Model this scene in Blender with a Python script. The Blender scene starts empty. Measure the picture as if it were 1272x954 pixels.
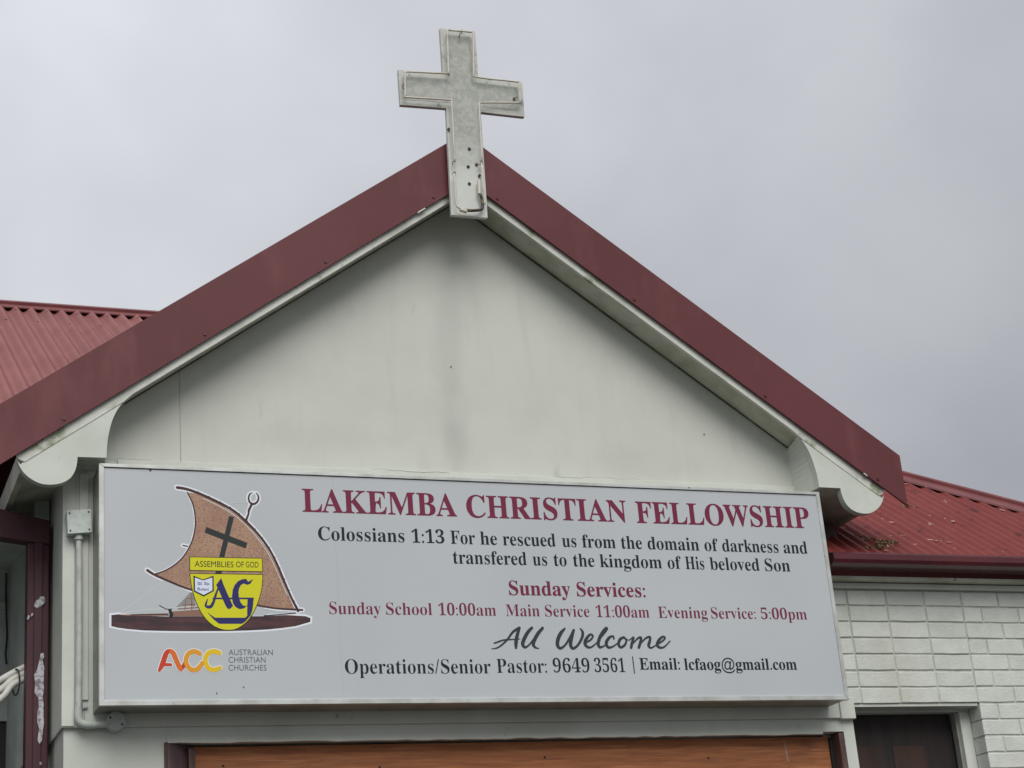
# Gable-fronted church porch with a light-box sign and a rooftop cross, overcast day.
# Units are metres; x runs along the front wall, y away from the street, z up.
import bpy, bmesh, math, random
from mathutils import Vector, Matrix
random.seed(7)
C = bpy.context.scene.collection
rad = math.radians
G = 3.97                       # height of the sign's reference line above the ground

# ------------------------------------------------------------------ camera
cam = bpy.data.cameras.new('camera')
cam.sensor_width = 36.0
cam.lens = 36.0 * 2257.7 / 1272.0
cam.clip_start = 0.05
cam.clip_end = 2000.0
camo = bpy.data.objects.new('camera', cam)
C.objects.link(camo)
yaw, pitch, roll = .3994, .3566, -.0857
fw = Vector((math.sin(yaw) * math.cos(pitch), math.cos(yaw) * math.cos(pitch), math.sin(pitch)))
rt = Vector((math.cos(yaw), -math.sin(yaw), 0.0))
up = rt.cross(fw)
r2 = math.cos(roll) * rt + math.sin(roll) * up
u2 = -math.sin(roll) * rt + math.cos(roll) * up
M = Matrix((r2, u2, -fw)).transposed().to_4x4()
M.translation = Vector((-2.1066, -8.0, -2.3705 + G))
camo.matrix_world = M
bpy.context.scene.camera = camo

# ------------------------------------------------------------------ sky, sun, exposure
SUN_EL, SUN_ROT = rad(44), rad(186)
world = bpy.data.worlds.new('World')
bpy.context.scene.world = world
world.use_nodes = True
wn, wl = world.node_tree.nodes, world.node_tree.links
wn.clear()
wo = wn.new('ShaderNodeOutputWorld')
bg = wn.new('ShaderNodeBackground')
sky = wn.new('ShaderNodeTexSky')
sky.sky_type = 'NISHITA'
sky.sun_disc = False
sky.sun_elevation = SUN_EL
sky.sun_rotation = SUN_ROT
sky.air_density = 1.5
sky.dust_density = 4.0
tc = wn.new('ShaderNodeTexCoord')
mp = wn.new('ShaderNodeMapping')
mp.inputs['Scale'].default_value = (1.0, 1.0, 1.3)
mp.inputs['Rotation'].default_value = (0.3, 0.5, 0.9)
wl.new(tc.outputs['Generated'], mp.inputs['Vector'])
n1 = wn.new('ShaderNodeTexNoise')
n1.inputs['Scale'].default_value = 4.2
n1.inputs['Detail'].default_value = 4.0
n1.inputs['Roughness'].default_value = 0.46
n1.inputs['Distortion'].default_value = 0.15
wl.new(mp.outputs['Vector'], n1.inputs['Vector'])
cr = wn.new('ShaderNodeValToRGB')
cr.color_ramp.elements[0].position = 0.34
cr.color_ramp.elements[0].color = (0, 0, 0, 1)
cr.color_ramp.elements[1].position = 0.66
cr.color_ramp.elements[1].color = (1, 1, 1, 1)
cr.color_ramp.interpolation = 'B_SPLINE'
wl.new(n1.outputs['Fac'], cr.inputs['Fac'])
cloud = wn.new('ShaderNodeMixRGB')
wl.new(cr.outputs['Color'], cloud.inputs['Fac'])
cloud.inputs['Color1'].default_value = (3.9, 4.0, 4.4, 1)      # darker undersides
cloud.inputs['Color2'].default_value = (5.65, 5.8, 6.12, 1)      # brighter gaps
# an overcast sky is brightest overhead; this one is also a little brighter towards the left (west)
sep = wn.new('ShaderNodeSeparateXYZ')
wl.new(tc.outputs['Generated'], sep.inputs[0])
zr = wn.new('ShaderNodeMapRange')
zr.inputs['From Min'].default_value = 0.0
zr.inputs['From Max'].default_value = 1.0
zr.inputs['To Min'].default_value = 0.78
zr.inputs['To Max'].default_value = 1.75
wl.new(sep.outputs['Z'], zr.inputs['Value'])
xr = wn.new('ShaderNodeMapRange')
xr.interpolation_type = 'SMOOTHSTEP'
xr.inputs['From Min'].default_value = -0.05
xr.inputs['From Max'].default_value = 0.75
xr.inputs['To Min'].default_value = 1.09
xr.inputs['To Max'].default_value = 0.74
wl.new(sep.outputs['X'], xr.inputs['Value'])
mm = wn.new('ShaderNodeMath')
mm.operation = 'MULTIPLY'
wl.new(zr.outputs['Result'], mm.inputs[0])
wl.new(xr.outputs['Result'], mm.inputs[1])
vm = wn.new('ShaderNodeVectorMath')
vm.operation = 'SCALE'
mixs = wn.new('ShaderNodeMixRGB')          # the cloud deck covers nearly all of the clear sky
mixs.inputs['Fac'].default_value = 0.96
wl.new(sky.outputs['Color'], mixs.inputs['Color1'])
wl.new(cloud.outputs['Color'], vm.inputs[0])
wl.new(mm.outputs[0], vm.inputs['Scale'])
wl.new(vm.outputs[0], mixs.inputs['Color2'])
wl.new(mixs.outputs['Color'], bg.inputs['Color'])
bg.inputs['Strength'].default_value = 0.10
wl.new(bg.outputs['Background'], wo.inputs['Surface'])

sl = bpy.data.lights.new('sun', 'SUN')
sl.energy = 2.0
sl.angle = rad(42)
sl.color = (1.0, 0.97, 0.92)
slo = bpy.data.objects.new('sun', sl)
C.objects.link(slo)
# sky sun_rotation 0 puts the sun towards +y and turns clockwise seen from above
sdir = Vector((math.sin(SUN_ROT) * math.cos(SUN_EL), math.cos(SUN_ROT) * math.cos(SUN_EL), math.sin(SUN_EL)))
slo.rotation_euler = sdir.to_track_quat('Z', 'Y').to_euler()
vs = bpy.context.scene.view_settings
vs.view_transform = 'Standard'
vs.look = 'None'
vs.exposure = 0.11
vs.gamma = 1.0

# ------------------------------------------------------------------ materials
def s2l(c):
    c /= 255.0
    return c / 12.92 if c <= 0.04045 else ((c + 0.055) / 1.055) ** 2.4

def px(r, g, b, k=0.83):
    """base colour of a paint whose front shows as sRGB r,g,b on this dull day"""
    return tuple(min(.88, s2l(v) / k) for v in (r, g, b)) + (1,)

def mat(name, col, rough=0.6, col2=None, scale=4.0, detail=4.0, lo=0.35, hi=0.65, bump=0.0, bscale=60.0,
        metallic=0.0, spec=0.4, stretch=(1, 1, 1), col3=None, scale3=25.0, lo3=0.62, hi3=0.7, stretch3=(1, 1, 1),
        coords='Object', rand=0.0, rough_var=0.0, col4=None, scale4=2.0, lo4=.6, hi4=.75, stretch4=(1, 1, 1)):
    m = bpy.data.materials.new(name)
    m.use_nodes = True
    nt = m.node_tree
    N, L = nt.nodes, nt.links
    b = N['Principled BSDF']
    b.inputs['Roughness'].default_value = rough
    b.inputs['Metallic'].default_value = metallic
    b.inputs['Specular IOR Level'].default_value = spec
    b.inputs['Base Color'].default_value = col
    if coords == 'World':
        src = N.new('ShaderNodeNewGeometry').outputs['Position']
    else:
        src = N.new('ShaderNodeTexCoord').outputs['Object']
    def noise(sc, st, det=detail, w=0):
        mpn = N.new('ShaderNodeMapping')
        mpn.inputs['Scale'].default_value = st
        mpn.inputs['Location'].default_value = (w, w * .7, w * 1.3)
        L.new(src, mpn.inputs['Vector'])
        n = N.new('ShaderNodeTexNoise')
        n.inputs['Scale'].default_value = sc
        n.inputs['Detail'].default_value = det
        n.inputs['Roughness'].default_value = 0.6
        L.new(mpn.outputs['Vector'], n.inputs['Vector'])
        return n.outputs['Fac']
    def ramp(fac, a, c):
        r = N.new('ShaderNodeMapRange')
        r.interpolation_type = 'SMOOTHSTEP'
        r.inputs['From Min'].default_value = a
        r.inputs['From Max'].default_value = c
        L.new(fac, r.inputs['Value'])
        return r.outputs['Result']
    def mix(fac, c1, c2):
        x = N.new('ShaderNodeMixRGB')
        if hasattr(fac, 'links'):
            L.new(fac, x.inputs['Fac'])
        else:
            x.inputs['Fac'].default_value = fac
        for s_, c_ in (('Color1', c1), ('Color2', c2)):
            if hasattr(c_, 'links'):
                L.new(c_, x.inputs[s_])
            else:
                x.inputs[s_].default_value = c_
        return x.outputs['Color']
    cur = col
    if col2:
        cur = mix(ramp(noise(scale, stretch), lo, hi), cur, col2)
    if col4:
        cur = mix(ramp(noise(scale4, stretch4, 5, 5.1), lo4, hi4), cur, col4)
    if col3:
        cur = mix(ramp(noise(scale3, stretch3, 6, 3.3), lo3, hi3), cur, col3)
    if rand:
        oi = N.new('ShaderNodeObjectInfo')
        hs = N.new('ShaderNodeHueSaturation')
        mr = N.new('ShaderNodeMapRange')
        mr.inputs['To Min'].default_value = 1 - rand
        mr.inputs['To Max'].default_value = 1 + rand * .5
        L.new(oi.outputs['Random'], mr.inputs['Value'])
        L.new(mr.outputs['Result'], hs.inputs['Value'])
        if hasattr(cur, 'links'):
            L.new(cur, hs.inputs['Color'])
        else:
            hs.inputs['Color'].default_value = cur
        cur = hs.outputs['Color']
    if hasattr(cur, 'links'):
        L.new(cur, b.inputs['Base Color'])
    if rough_var:
        mr = N.new('ShaderNodeMapRange')
        mr.inputs['To Min'].default_value = rough - rough_var
        mr.inputs['To Max'].default_value = rough + rough_var
        L.new(noise(scale * 2, stretch, 4, 9.0), mr.inputs['Value'])
        L.new(mr.outputs['Result'], b.inputs['Roughness'])
    if bump:
        bp = N.new('ShaderNodeBump')
        bp.inputs['Strength'].default_value = 1.0
        bp.inputs['Distance'].default_value = bump
        L.new(noise(bscale, (1, 1, 1), 5, 1.7), bp.inputs['Height'])
        L.new(bp.outputs['Normal'], b.inputs['Normal'])
    m['tools'] = 0
    return m

WHITE = px(178, 184, 174)
M_ = {}
M_['gable'] = mat('gable_paint', px(182, 185, 177), .55, px(173, 175, 167), 1.4, 4, .35, .7, .0006, 9,
                  col3=px(128, 130, 120), scale3=2.6, lo3=.63, hi3=.82, stretch3=(1.5, 1, .5), coords='World',
                  col4=px(174, 176, 168), scale4=5, lo4=.52, hi4=.8, stretch4=(2.2, 1, .25))
M_['white'] = mat('white_paint', px(186, 190, 182), .5, px(174, 178, 169), 3, 5, .35, .7, .0008, 45,
                  col3=px(105, 108, 88), scale3=9, lo3=.66, hi3=.8, coords='World')
M_['barge'] = mat('barge_paint', px(192, 195, 187), .5, px(168, 171, 160), 5, 5, .4, .7, .0010, 50,
                  col3=px(112, 120, 88), scale3=5, lo3=.55, hi3=.70, coords='World',
                  col4=px(90, 84, 70), scale4=28, lo4=.68, hi4=.74)
M_['soffit'] = mat('soffit_paint', px(186, 187, 173), .6, px(160, 160, 142), 6, 5, .35, .7, .0008, 40,
                   col3=px(80, 82, 60), scale3=12, lo3=.64, hi3=.76, coords='World')
M_['mildew_shade'] = mat('mildew_shade_joint', px(70, 74, 56), .8, px(104, 106, 88), 14, 6, .4, .68, coords='World')  # mould tone; on the cove strip it also paints in corner shade
M_['flash'] = mat('maroon_metal', px(93, 51, 54), .45, px(86, 47, 49), 1.2, 3, .3, .7, .0012, 2.5,
                  col3=px(120, 78, 78), scale3=40, lo3=.72, hi3=.82, coords='World', spec=.2,
                  col4=px(101, 59, 61), scale4=3, lo4=.5, hi4=.75, stretch4=(1.6, 1, .6))
M_['roofL'] = mat('faded_maroon_roof', px(162, 104, 100, 1.45), .55, px(150, 92, 90, 1.45), 3, 5, .3, .7, .0003, 30,
                  col3=px(165, 120, 115, 1.51), scale3=22, lo3=.62, hi3=.8, coords='World', stretch3=(1, .3, .3), rand=.05, spec=.12)
M_['roofR'] = mat('red_roof_paint', px(142, 68, 64, 1.46), .5, px(132, 61, 58, 1.46), 4, 5, .3, .7, .0004, 30,
                  col3=px(190, 150, 140, 1.46), scale3=11, lo3=.70, hi3=.715, coords='World', stretch3=(1, 1.3, 1.3),
                  col4=px(108, 54, 52, 1.51), scale4=9, lo4=.55, hi4=.7, rand=.04, spec=.12)
M_['cap'] = mat('red_cap_paint', px(130, 66, 66, 1.34), .45, px(116, 56, 58, 1.34), 5, 4, .3, .7, .0003, 20,
                col3=px(190, 160, 145), scale3=16, lo3=.72, hi3=.735, coords='World')
M_['gutter'] = mat('gutter_maroon', px(78, 28, 34), .3, px(66, 24, 30), 4, 4, .3, .7, .0003, 12,
                   coords='World', spec=.5)
M_['post'] = mat('dark_maroon_post', px(66, 32, 40), .5, px(58, 28, 36), 6, 5, .3, .7, .0008, 30, coords='World')
M_['brick'] = mat('painted_brick', px(190, 194, 187), .6, px(180, 184, 177), 9, 5, .35, .7, .0035, 95,
                  col3=px(140, 142, 134), scale3=120, col4=px(176, 177, 167), scale4=1.7, lo4=.5, hi4=.75, lo3=.64, hi3=.72, coords='World', rand=.07)
M_['mortar'] = mat('painted_mortar', px(178, 182, 173), .7, px(156, 159, 150), 14, 5, .35, .7, .002, 90, coords='World')
M_['face'] = mat('sign_acrylic', px(169, 174, 177), .3, px(164, 169, 173), .9, 2, .3, .7, coords='World', spec=.45, bump=.0012, bscale=1.6,
                 col3=px(150, 155, 160), scale3=26, lo3=.80, hi3=.84)
M_['frame'] = mat('aluminium_frame', px(182, 186, 184), .38, px(160, 162, 156), 8, 5, .35, .7, .0003, 40,
                  metallic=.35, coords='World', col3=px(110, 110, 98), scale3=30, lo3=.68, hi3=.75)
M_['box'] = mat('aluminium_cabinet', px(140, 142, 134), .45, px(118, 120, 110), 6, 5, .35, .7, .0003, 40,
                metallic=.2, coords='World', col3=px(80, 80, 68), scale3=14, lo3=.62, hi3=.75)
M_['cross'] = mat('cross_enamel', px(172, 175, 168), .5, px(158, 161, 154), 8, 6, .35, .65, .0006, 60,
                  col3=px(118, 124, 120), scale3=28, lo3=.55, hi3=.72, coords='World')
M_['crossp'] = mat('cross_panel_grime', px(142, 145, 139), .55, px(158, 161, 154), 30, 7, .4, .62, .0008, 70,
                   col3=px(132, 136, 130), scale3=18, lo3=.56, hi3=.72, coords='World')
M_['neon'] = mat('cream_glass_tube', px(182, 178, 166), .35, px(162, 152, 134), 14, 4, .45, .7, coords='World', spec=.6)
M_['burnt'] = mat('burnt_glass', px(40, 36, 34), .4, px(110, 95, 70), 60, 4, .5, .6, coords='World')
M_['hole'] = mat('dark_hole', px(44, 46, 46), .8)
M_['rust'] = mat('rusty_wire', px(120, 92, 70), .7, px(70, 52, 42), 90, 3, coords='World')
M_['timber'] = mat('stained_timber', px(166, 106, 66), .62, px(140, 86, 55), 9, 6, .3, .7, .0010, 30,
                   stretch=(.5, 1, 7), col3=px(182, 124, 84), scale3=7, lo3=.5, hi3=.75, stretch3=(.5, 1, 14),
                   col4=px(90, 52, 40), scale4=1.6, lo4=.58, hi4=.78, stretch4=(1, 1, 2.2), coords='World')
M_['darktimber'] = mat('dark_timber', px(98, 74, 68), .6, px(66, 48, 46), 8, 5, .3, .7, .0012, 40,
                       stretch=(4, 4, .6), coords='World')
M_['mauve'] = mat('faded_mauve_board', px(100, 82, 84), .6, px(84, 68, 70), 6, 5, .3, .7, .0006, 30,
                  stretch=(2, 2, .6), coords='World')
M_['pvc'] = mat('grey_conduit', px(168, 175, 170), .45, px(152, 158, 152), 20, 4, .35, .7, coords='World')
M_['jbox'] = mat('junction_box_grey', px(184, 192, 188), .45, px(168, 175, 170), 30, 4, .35, .7, .0004, 60,
                 coords='World', col3=px(70, 72, 66), scale3=60, lo3=.70, hi3=.76)
M_['steel'] = mat('zinc_steel', px(176, 180, 178), .3, metallic=.6)
M_['cable'] = mat('white_cable', px(205, 206, 200), .5, px(185, 186, 178), 12, 4, coords='World')
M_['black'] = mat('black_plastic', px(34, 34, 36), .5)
M_['interior'] = mat('shaded_wall_paint', px(186, 193, 188), .7, px(165, 172, 167), 3, 4, coords='World')
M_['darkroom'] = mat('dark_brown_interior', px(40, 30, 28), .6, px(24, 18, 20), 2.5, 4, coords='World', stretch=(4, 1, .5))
M_['curtain'] = mat('brown_curtain', px(54, 36, 30), .7, px(40, 26, 24), 3, 4, stretch=(3, 1, .4), coords='World')
M_['ground'] = mat('concrete_forecourt', (.075, .074, .072, 1), .85, (.055, .054, .052, 1), .6, 6, .3, .7, .004, 20, coords='World')
M_['litter'] = mat('leaf_litter', px(150, 140, 108), .9, px(96, 92, 62), 60, 4, .4, .6, coords='World')
M_['flake'] = mat('paint_flake', px(176, 140, 128), .8, px(150, 112, 100), 50, 3, coords='World')
M_['chip'] = mat('bare_white_patch', px(176, 176, 180), .8, px(120, 112, 118), 45, 5, .45, .6, coords='World')
M_['stain'] = M_['gable']
# inks and vinyl on the sign
def ink(n, *c, r=.45): M_[n] = mat(n, px(*c), r, spec=.2)
ink('ink_maroon', 106, 36, 60); ink('ink_black', 26, 32, 36); ink('ink_charcoal', 48, 54, 60); ink('ink_grey', 88, 94, 100)
ink('ink_white', 206, 211, 216); ink('ink_yellow', 190, 188, 34); ink('ink_navy', 42, 40, 92); ink('ink_outline', 34, 32, 34)
ink('ink_seam', 158, 163, 166); ink('ink_darkwood', 66, 44, 44); ink('ink_rope', 186, 188, 186); ink('ink_deck', 128, 96, 84)
ink('ink_greysail', 128, 128, 128); ink('ink_page', 196, 204, 220); ink('ink_sailcross', 44, 48, 48)
M_['ink_hull'] = mat('ink_hull', px(74, 44, 48), .35, px(44, 30, 34), 5, 4, .35, .65, coords='World', stretch=(1, 1, 5))
M_['ink_sail'] = mat('ink_sail', px(160, 130, 106), .35, px(146, 112, 94), 5, 3, .35, .65, coords='World',
                     col3=px(120, 88, 74), scale3=130, lo3=.42, hi3=.7, stretch3=(.6, 1, 1.3))
ink('acc_red', 178, 62, 42); ink('acc_orange', 196, 100, 42); ink('acc_amber', 200, 140, 46); ink('acc_gold', 204, 172, 36); ink('acc_brick', 164, 66, 44)

def gable_stains():
    """a faint vertical water mark down the middle of the gable and grime at its foot: marks of their own shape"""
    m = M_['gable']
    N, L = m.node_tree.nodes, m.node_tree.links
    b = N['Principled BSDF']
    prev = b.inputs['Base Color'].links[0].from_socket
    geo = N.new('ShaderNodeNewGeometry')
    def blob(c, r, str_, colr, sc):
        nonlocal prev
        sub = N.new('ShaderNodeVectorMath'); sub.operation = 'SUBTRACT'; sub.inputs[1].default_value = c
        L.new(geo.outputs['Position'], sub.inputs[0])
        div = N.new('ShaderNodeVectorMath'); div.operation = 'DIVIDE'; div.inputs[1].default_value = r
        L.new(sub.outputs[0], div.inputs[0])
        ln = N.new('ShaderNodeVectorMath'); ln.operation = 'LENGTH'
        L.new(div.outputs[0], ln.inputs[0])
        n = N.new('ShaderNodeTexNoise'); n.inputs['Scale'].default_value = sc; n.inputs['Detail'].default_value = 5
        L.new(geo.outputs['Position'], n.inputs['Vector'])
        add = N.new('ShaderNodeMath'); add.operation = 'MULTIPLY_ADD'; add.inputs[1].default_value = 1.6
        L.new(n.outputs['Fac'], add.inputs[0]); L.new(ln.outputs['Value'], add.inputs[2])
        mr = N.new('ShaderNodeMapRange'); mr.interpolation_type = 'SMOOTHSTEP'
        mr.inputs['From Min'].default_value = 1.75; mr.inputs['From Max'].default_value = .9
        mr.inputs['To Min'].default_value = 0; mr.inputs['To Max'].default_value = str_
        L.new(add.outputs[0], mr.inputs['Value'])
        x = N.new('ShaderNodeMixRGB'); L.new(mr.outputs['Result'], x.inputs['Fac'])
        L.new(prev, x.inputs['Color1']); x.inputs['Color2'].default_value = colr
        L.new(x.outputs['Color'], b.inputs['Base Color'])
        prev = x.outputs['Color']
    blob((1.02, .2, G + 1.05), (.12, 1, .75), .28, px(146, 150, 144), 3.5)
    blob((1.0, .2, G + .62), (.10, 1, .35), .26, px(140, 143, 138), 5)
    blob((.35, .2, G + .6), (.5, 1, .12), .18, px(150, 152, 146), 5)
    blob((2.0, .2, G + .55), (.6, 1, .12), .16, px(152, 153, 147), 5)
gable_stains()

def cross_wear():
    '''the foot of the cross has been scrubbed nearly white by water running down it'''
    for key in ('crossp', 'cross'):
        m = M_[key]
        N, L = m.node_tree.nodes, m.node_tree.links
        b = N['Principled BSDF']
        prev = b.inputs['Base Color'].links[0].from_socket
        geo = N.new('ShaderNodeNewGeometry')
        sp = N.new('ShaderNodeSeparateXYZ'); L.new(geo.outputs['Position'], sp.inputs[0])
        n = N.new('ShaderNodeTexNoise'); n.inputs['Scale'].default_value = 14; L.new(geo.outputs['Position'], n.inputs['Vector'])
        ad = N.new('ShaderNodeMath'); ad.operation = 'MULTIPLY_ADD'; ad.inputs[1].default_value = .25
        L.new(n.outputs['Fac'], ad.inputs[0]); L.new(sp.outputs['Z'], ad.inputs[2])
        mr = N.new('ShaderNodeMapRange'); mr.interpolation_type = 'SMOOTHSTEP'
        mr.inputs['From Min'].default_value = G + 2.42; mr.inputs['From Max'].default_value = G + 2.05
        mr.inputs['To Min'].default_value = 0; mr.inputs['To Max'].default_value = .8
        L.new(ad.outputs[0], mr.inputs['Value'])
        x = N.new('ShaderNodeMixRGB'); L.new(mr.outputs['Result'], x.inputs['Fac'])
        L.new(prev, x.inputs['Color1']); x.inputs['Color2'].default_value = px(190, 193, 188)
        L.new(x.outputs['Color'], b.inputs['Base Color'])
cross_wear()

# ------------------------------------------------------------------ mesh helpers
class MB:
    def __init__(self):
        self.v, self.f = [], []
    def add(self, vs_, fs):
        o = len(self.v)
        self.v += [tuple(p) for p in vs_]
        self.f += [tuple(i + o for i in f) for f in fs]
        return self
    def box(self, x0, x1, y0, y1, z0, z1):
        return self.add([(x, y, z) for x in (x0, x1) for y in (y0, y1) for z in (z0, z1)],
                        [(0, 1, 3, 2), (4, 6, 7, 5), (0, 4, 5, 1), (2, 3, 7, 6), (0, 2, 6, 4), (1, 5, 7, 3)])
    def prism(self, pts, y0, y1, back=None):
        n = len(pts)
        back = back or pts
        vs_ = [(x, y0, z) for x, z in pts] + [(x, y1, z) for x, z in back]
        fs = [tuple(range(n)), tuple(range(2 * n - 1, n - 1, -1))]
        fs += [(i, i + n, (i + 1) % n + n, (i + 1) % n) for i in range(n)]
        return self.add(vs_, fs)
    def hull8(self, a, b):
        """two quads (front a, back b) joined into a solid"""
        return self.add(list(a) + list(b), [(0, 1, 2, 3), (7, 6, 5, 4), (0, 4, 5, 1), (1, 5, 6, 2), (2, 6, 7, 3), (3, 7, 4, 0)])
    def flat(self, pts, y):
        return self.add([(x, y, z) for x, z in pts], [tuple(range(len(pts)))])
    def tube(self, path, r, n=10, cap=True):
        path = [Vector(p) for p in path]
        rings = []
        up_ = None
        for i, p in enumerate(path):
            a = path[max(i - 1, 0)]
            b_ = path[min(i + 1, len(path) - 1)]
            t = (b_ - a).normalized()
            if up_ is None:
                up_ = Vector((0, 0, 1)) if abs(t.z) < .9 else Vector((0, 1, 0))
            s = t.cross(up_).normalized()
            up_ = s.cross(t).normalized()
            rr = r[i] if isinstance(r, (list, tuple)) else r
            rings.append([p + rr * (math.cos(2 * math.pi * k / n) * s + math.sin(2 * math.pi * k / n) * up_) for k in range(n)])
        vs_ = [q for ring in rings for q in ring]
        fs = []
        for i in range(len(rings) - 1):
            for k in range(n):
                fs.append((i * n + k, i * n + (k + 1) % n, (i + 1) * n + (k + 1) % n, (i + 1) * n + k))
        if cap:
            fs.append(tuple(range(n - 1, -1, -1)))
            fs.append(tuple((len(rings) - 1) * n + k for k in range(n)))
        return self.add(vs_, fs)
    def disc(self, c, r, depth, n=14):
        """short cylinder standing on the wall, axis along y, front at c.y-depth"""
        x, y, z = c
        return self.prism([(x + r * math.cos(2 * math.pi * k / n), z + r * math.sin(2 * math.pi * k / n)) for k in range(n)], y - depth, y)

def base_world(p):
    o = Vector((0, 0, 0))
    while p is not None:
        o += Vector(p.location)
        p = p.parent
    return o

def obj(name, mb, m, parent=None, loc=None, bevel=0.0, smooth=False, label=None, kind=None):
    """loc (world) sets the origin; meshes are given in world metres"""
    if isinstance(mb, MB):
        me = bpy.data.meshes.new(name)
        o0 = Vector(loc) if loc is not None else (base_world(parent) if parent else Vector((0, 0, 0)))
        me.from_pydata([Vector(p) - o0 for p in mb.v], [], mb.f)
        bm = bmesh.new(); bm.from_mesh(me)
        bmesh.ops.recalc_face_normals(bm, faces=bm.faces)
        bm.to_mesh(me); bm.free()
    else:
        me = mb
        o0 = Vector(loc) if loc is not None else (base_world(parent) if parent else Vector((0, 0, 0)))
    if m is not None and not me.materials:
        me.materials.append(m)
    o = bpy.data.objects.new(name, me)
    C.objects.link(o)
    if parent:
        o.parent = parent
        o.location = o0 - base_world(parent)
    else:
        o.location = o0
    if smooth:
        for p in me.polygons:
            p.use_smooth = True
        if smooth is not True:
            me.set_sharp_from_angle(angle=rad(smooth))
    if bevel:
        md = o.modifiers.new('edge', 'BEVEL')
        md.width = bevel; md.segments = 2; md.limit_method = 'ANGLE'; md.angle_limit = rad(35)
    if label: o['label'] = label
    if kind: o['kind'] = kind
    return o

def thing(name, loc, label, cat, group=None):
    o = bpy.data.objects.new(name, None)
    o.empty_display_size = .1
    C.objects.link(o)
    o.location = loc
    o['label'] = label; o['category'] = cat
    if group: o['group'] = group
    return o

def holder(name, parent):
    o = bpy.data.objects.new(name, None)
    o.empty_display_size = .05
    C.objects.link(o)
    o.parent = parent
    return o

def smooth_path(p, k=4):
    """Catmull-Rom through points of any dimension"""
    out = []
    for i in range(len(p) - 1):
        a, b_, c, d = p[max(i - 1, 0)], p[i], p[i + 1], p[min(i + 2, len(p) - 1)]
        for j in range(k):
            t = j / k
            out.append(tuple(.5 * (2 * B + (Cc - A) * t + (2 * A - 5 * B + 4 * Cc - D) * t * t + (3 * B - A - 3 * Cc + D) * t ** 3)
                             for A, B, Cc, D in zip(a, b_, c, d)))
    out.append(tuple(p[-1]))
    return out

def rough_line(a, b_, n, amp, seed):
    r = random.Random(seed)
    return [(a[0] + (b_[0] - a[0]) * i / n, a[1] + (b_[1] - a[1]) * i / n + (r.uniform(-amp, amp) if 0 < i < n else 0)) for i in range(n + 1)]

XC, ZB, ZT, SL = 1.1083, G + 1.9841, G + 2.2775, .7064      # gable centre line, flashing edges, roof slope
def rake(x, z0): return z0 - SL * abs(x - XC)

# ------------------------------------------------------------------ ground
g = MB()
nx = 24
for i in range(nx):
    for j in range(nx):
        pass
g.add([(-300, -300, 0), (300, -300, 0), (300, 300, 0), (-300, 300, 0)], [(0, 1, 2, 3)])
obj('ground', g, M_['ground'], kind='structure')

# ------------------------------------------------------------------ the church building
church = thing('church_building', (XC, .2, 0), 'white painted gabled church porch with maroon barge flashing and red corrugated roofs behind', 'building')
WY = .2                                       # front face of the porch wall
XL, XR = -.943, 3.139                         # side walls of the porch

# gable wall: a sheeted infill above the sign, a narrow sheet left and a wide one right of a thin joint
jx = -.392
zb_g = G + .437
gw = MB()
left = [(XL, zb_g), (jx - .0015, zb_g), (jx - .0015, rake(jx, ZB + .01)), (XL, rake(XL, ZB + .01))]
gw.prism(left, WY, WY + .05)
obj('gable_sheet', gw, M_['gable'], church)
def gable_grid():
    """the wide sheet is slightly wavy, as thin sheeting is"""
    v, f = [], []
    nxg, nzg = 60, 26
    rows = []
    for j in range(nzg + 1):
        row = []
        for i in range(nxg + 1):
            x = jx + .0015 + (3.05 - jx) * i / nxg
            top = rake(x, ZB + .01)
            z = zb_g + (top - zb_g) * j / nzg
            wv = .0035 * math.sin(x * 2.9 + .6) * math.sin(z * 2.1) + .0018 * math.sin(x * 7.1 + z * 3.3)
            row.append((x, WY + wv, z))
        rows.append(row)
    v = [p for r_ in rows for p in r_]
    w = nxg + 1
    for j in range(nzg):
        for i in range(nxg):
            f.append((j * w + i, j * w + i + 1, (j + 1) * w + i + 1, (j + 1) * w + i))
    return v, f
gg = MB(); gg.add(*gable_grid())
obj('gable_sheet', gg, M_['gable'], church, smooth=True)
# dark batten behind the joint
obj('joint_strip', MB().box(jx - .02, jx + .02, WY + .006, WY + .05, zb_g, rake(jx, ZB) - .03), M_['white'], church)
# horizontal cover board directly over the sign with a hairline joint above it
tb = MB()
tb.prism(rough_line((XL + .25, G + .372), (2.99, G + .358), 24, .0015, 3)[::1] + rough_line((2.99, G + .440), (XL + .25, G + .4365), 30, .002, 4), WY - .013, WY)
obj('cover_board', tb, M_['white'], church, bevel=.002)

rn = random.Random(77)
for nx_, nz_ in [(1.02, 1.02), (2.45, .72)]:
    obj('nail_head', MB().disc((nx_, WY - .0005 if nx_ < jx else WY - .004, G + nz_), .004, .0015, 8), M_['mildew_shade'], church)
def crack(p0, n, step, ang, y, w=.0009, name='hairline_crack'):
    pts = [p0]
    for q in range(n):
        ang = rn.uniform(-.12, .12)
        pts.append((pts[-1][0] + step * math.cos(ang), pts[-1][1] + step * math.sin(ang)))
    up_s = [(x_, z_ + w / 2) for x_, z_ in pts]
    dn_s = [(x_, z_ - w / 2) for x_, z_ in reversed(pts)]
    obj(name, MB().prism(up_s + dn_s, y - .0006, y), M_['mildew_shade'], church)
crack((-.70, G + .4395), 14, .012, 0, WY - .0135)
crack((.55, G + .4400), 26, .016, 0, WY - .0135)
crack((1.55, G + .4390), 30, .016, 0, WY - .0135)

# wall behind the sign, down to the cladding drip line, and the recessed lower wall below it
DR = G - .822
uw = MB()
uw.box(XL + .0995, 3.055, WY, WY + .12, DR, zb_g)
obj('upper_cladding', uw, M_['white'], church, bevel=.003)
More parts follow.
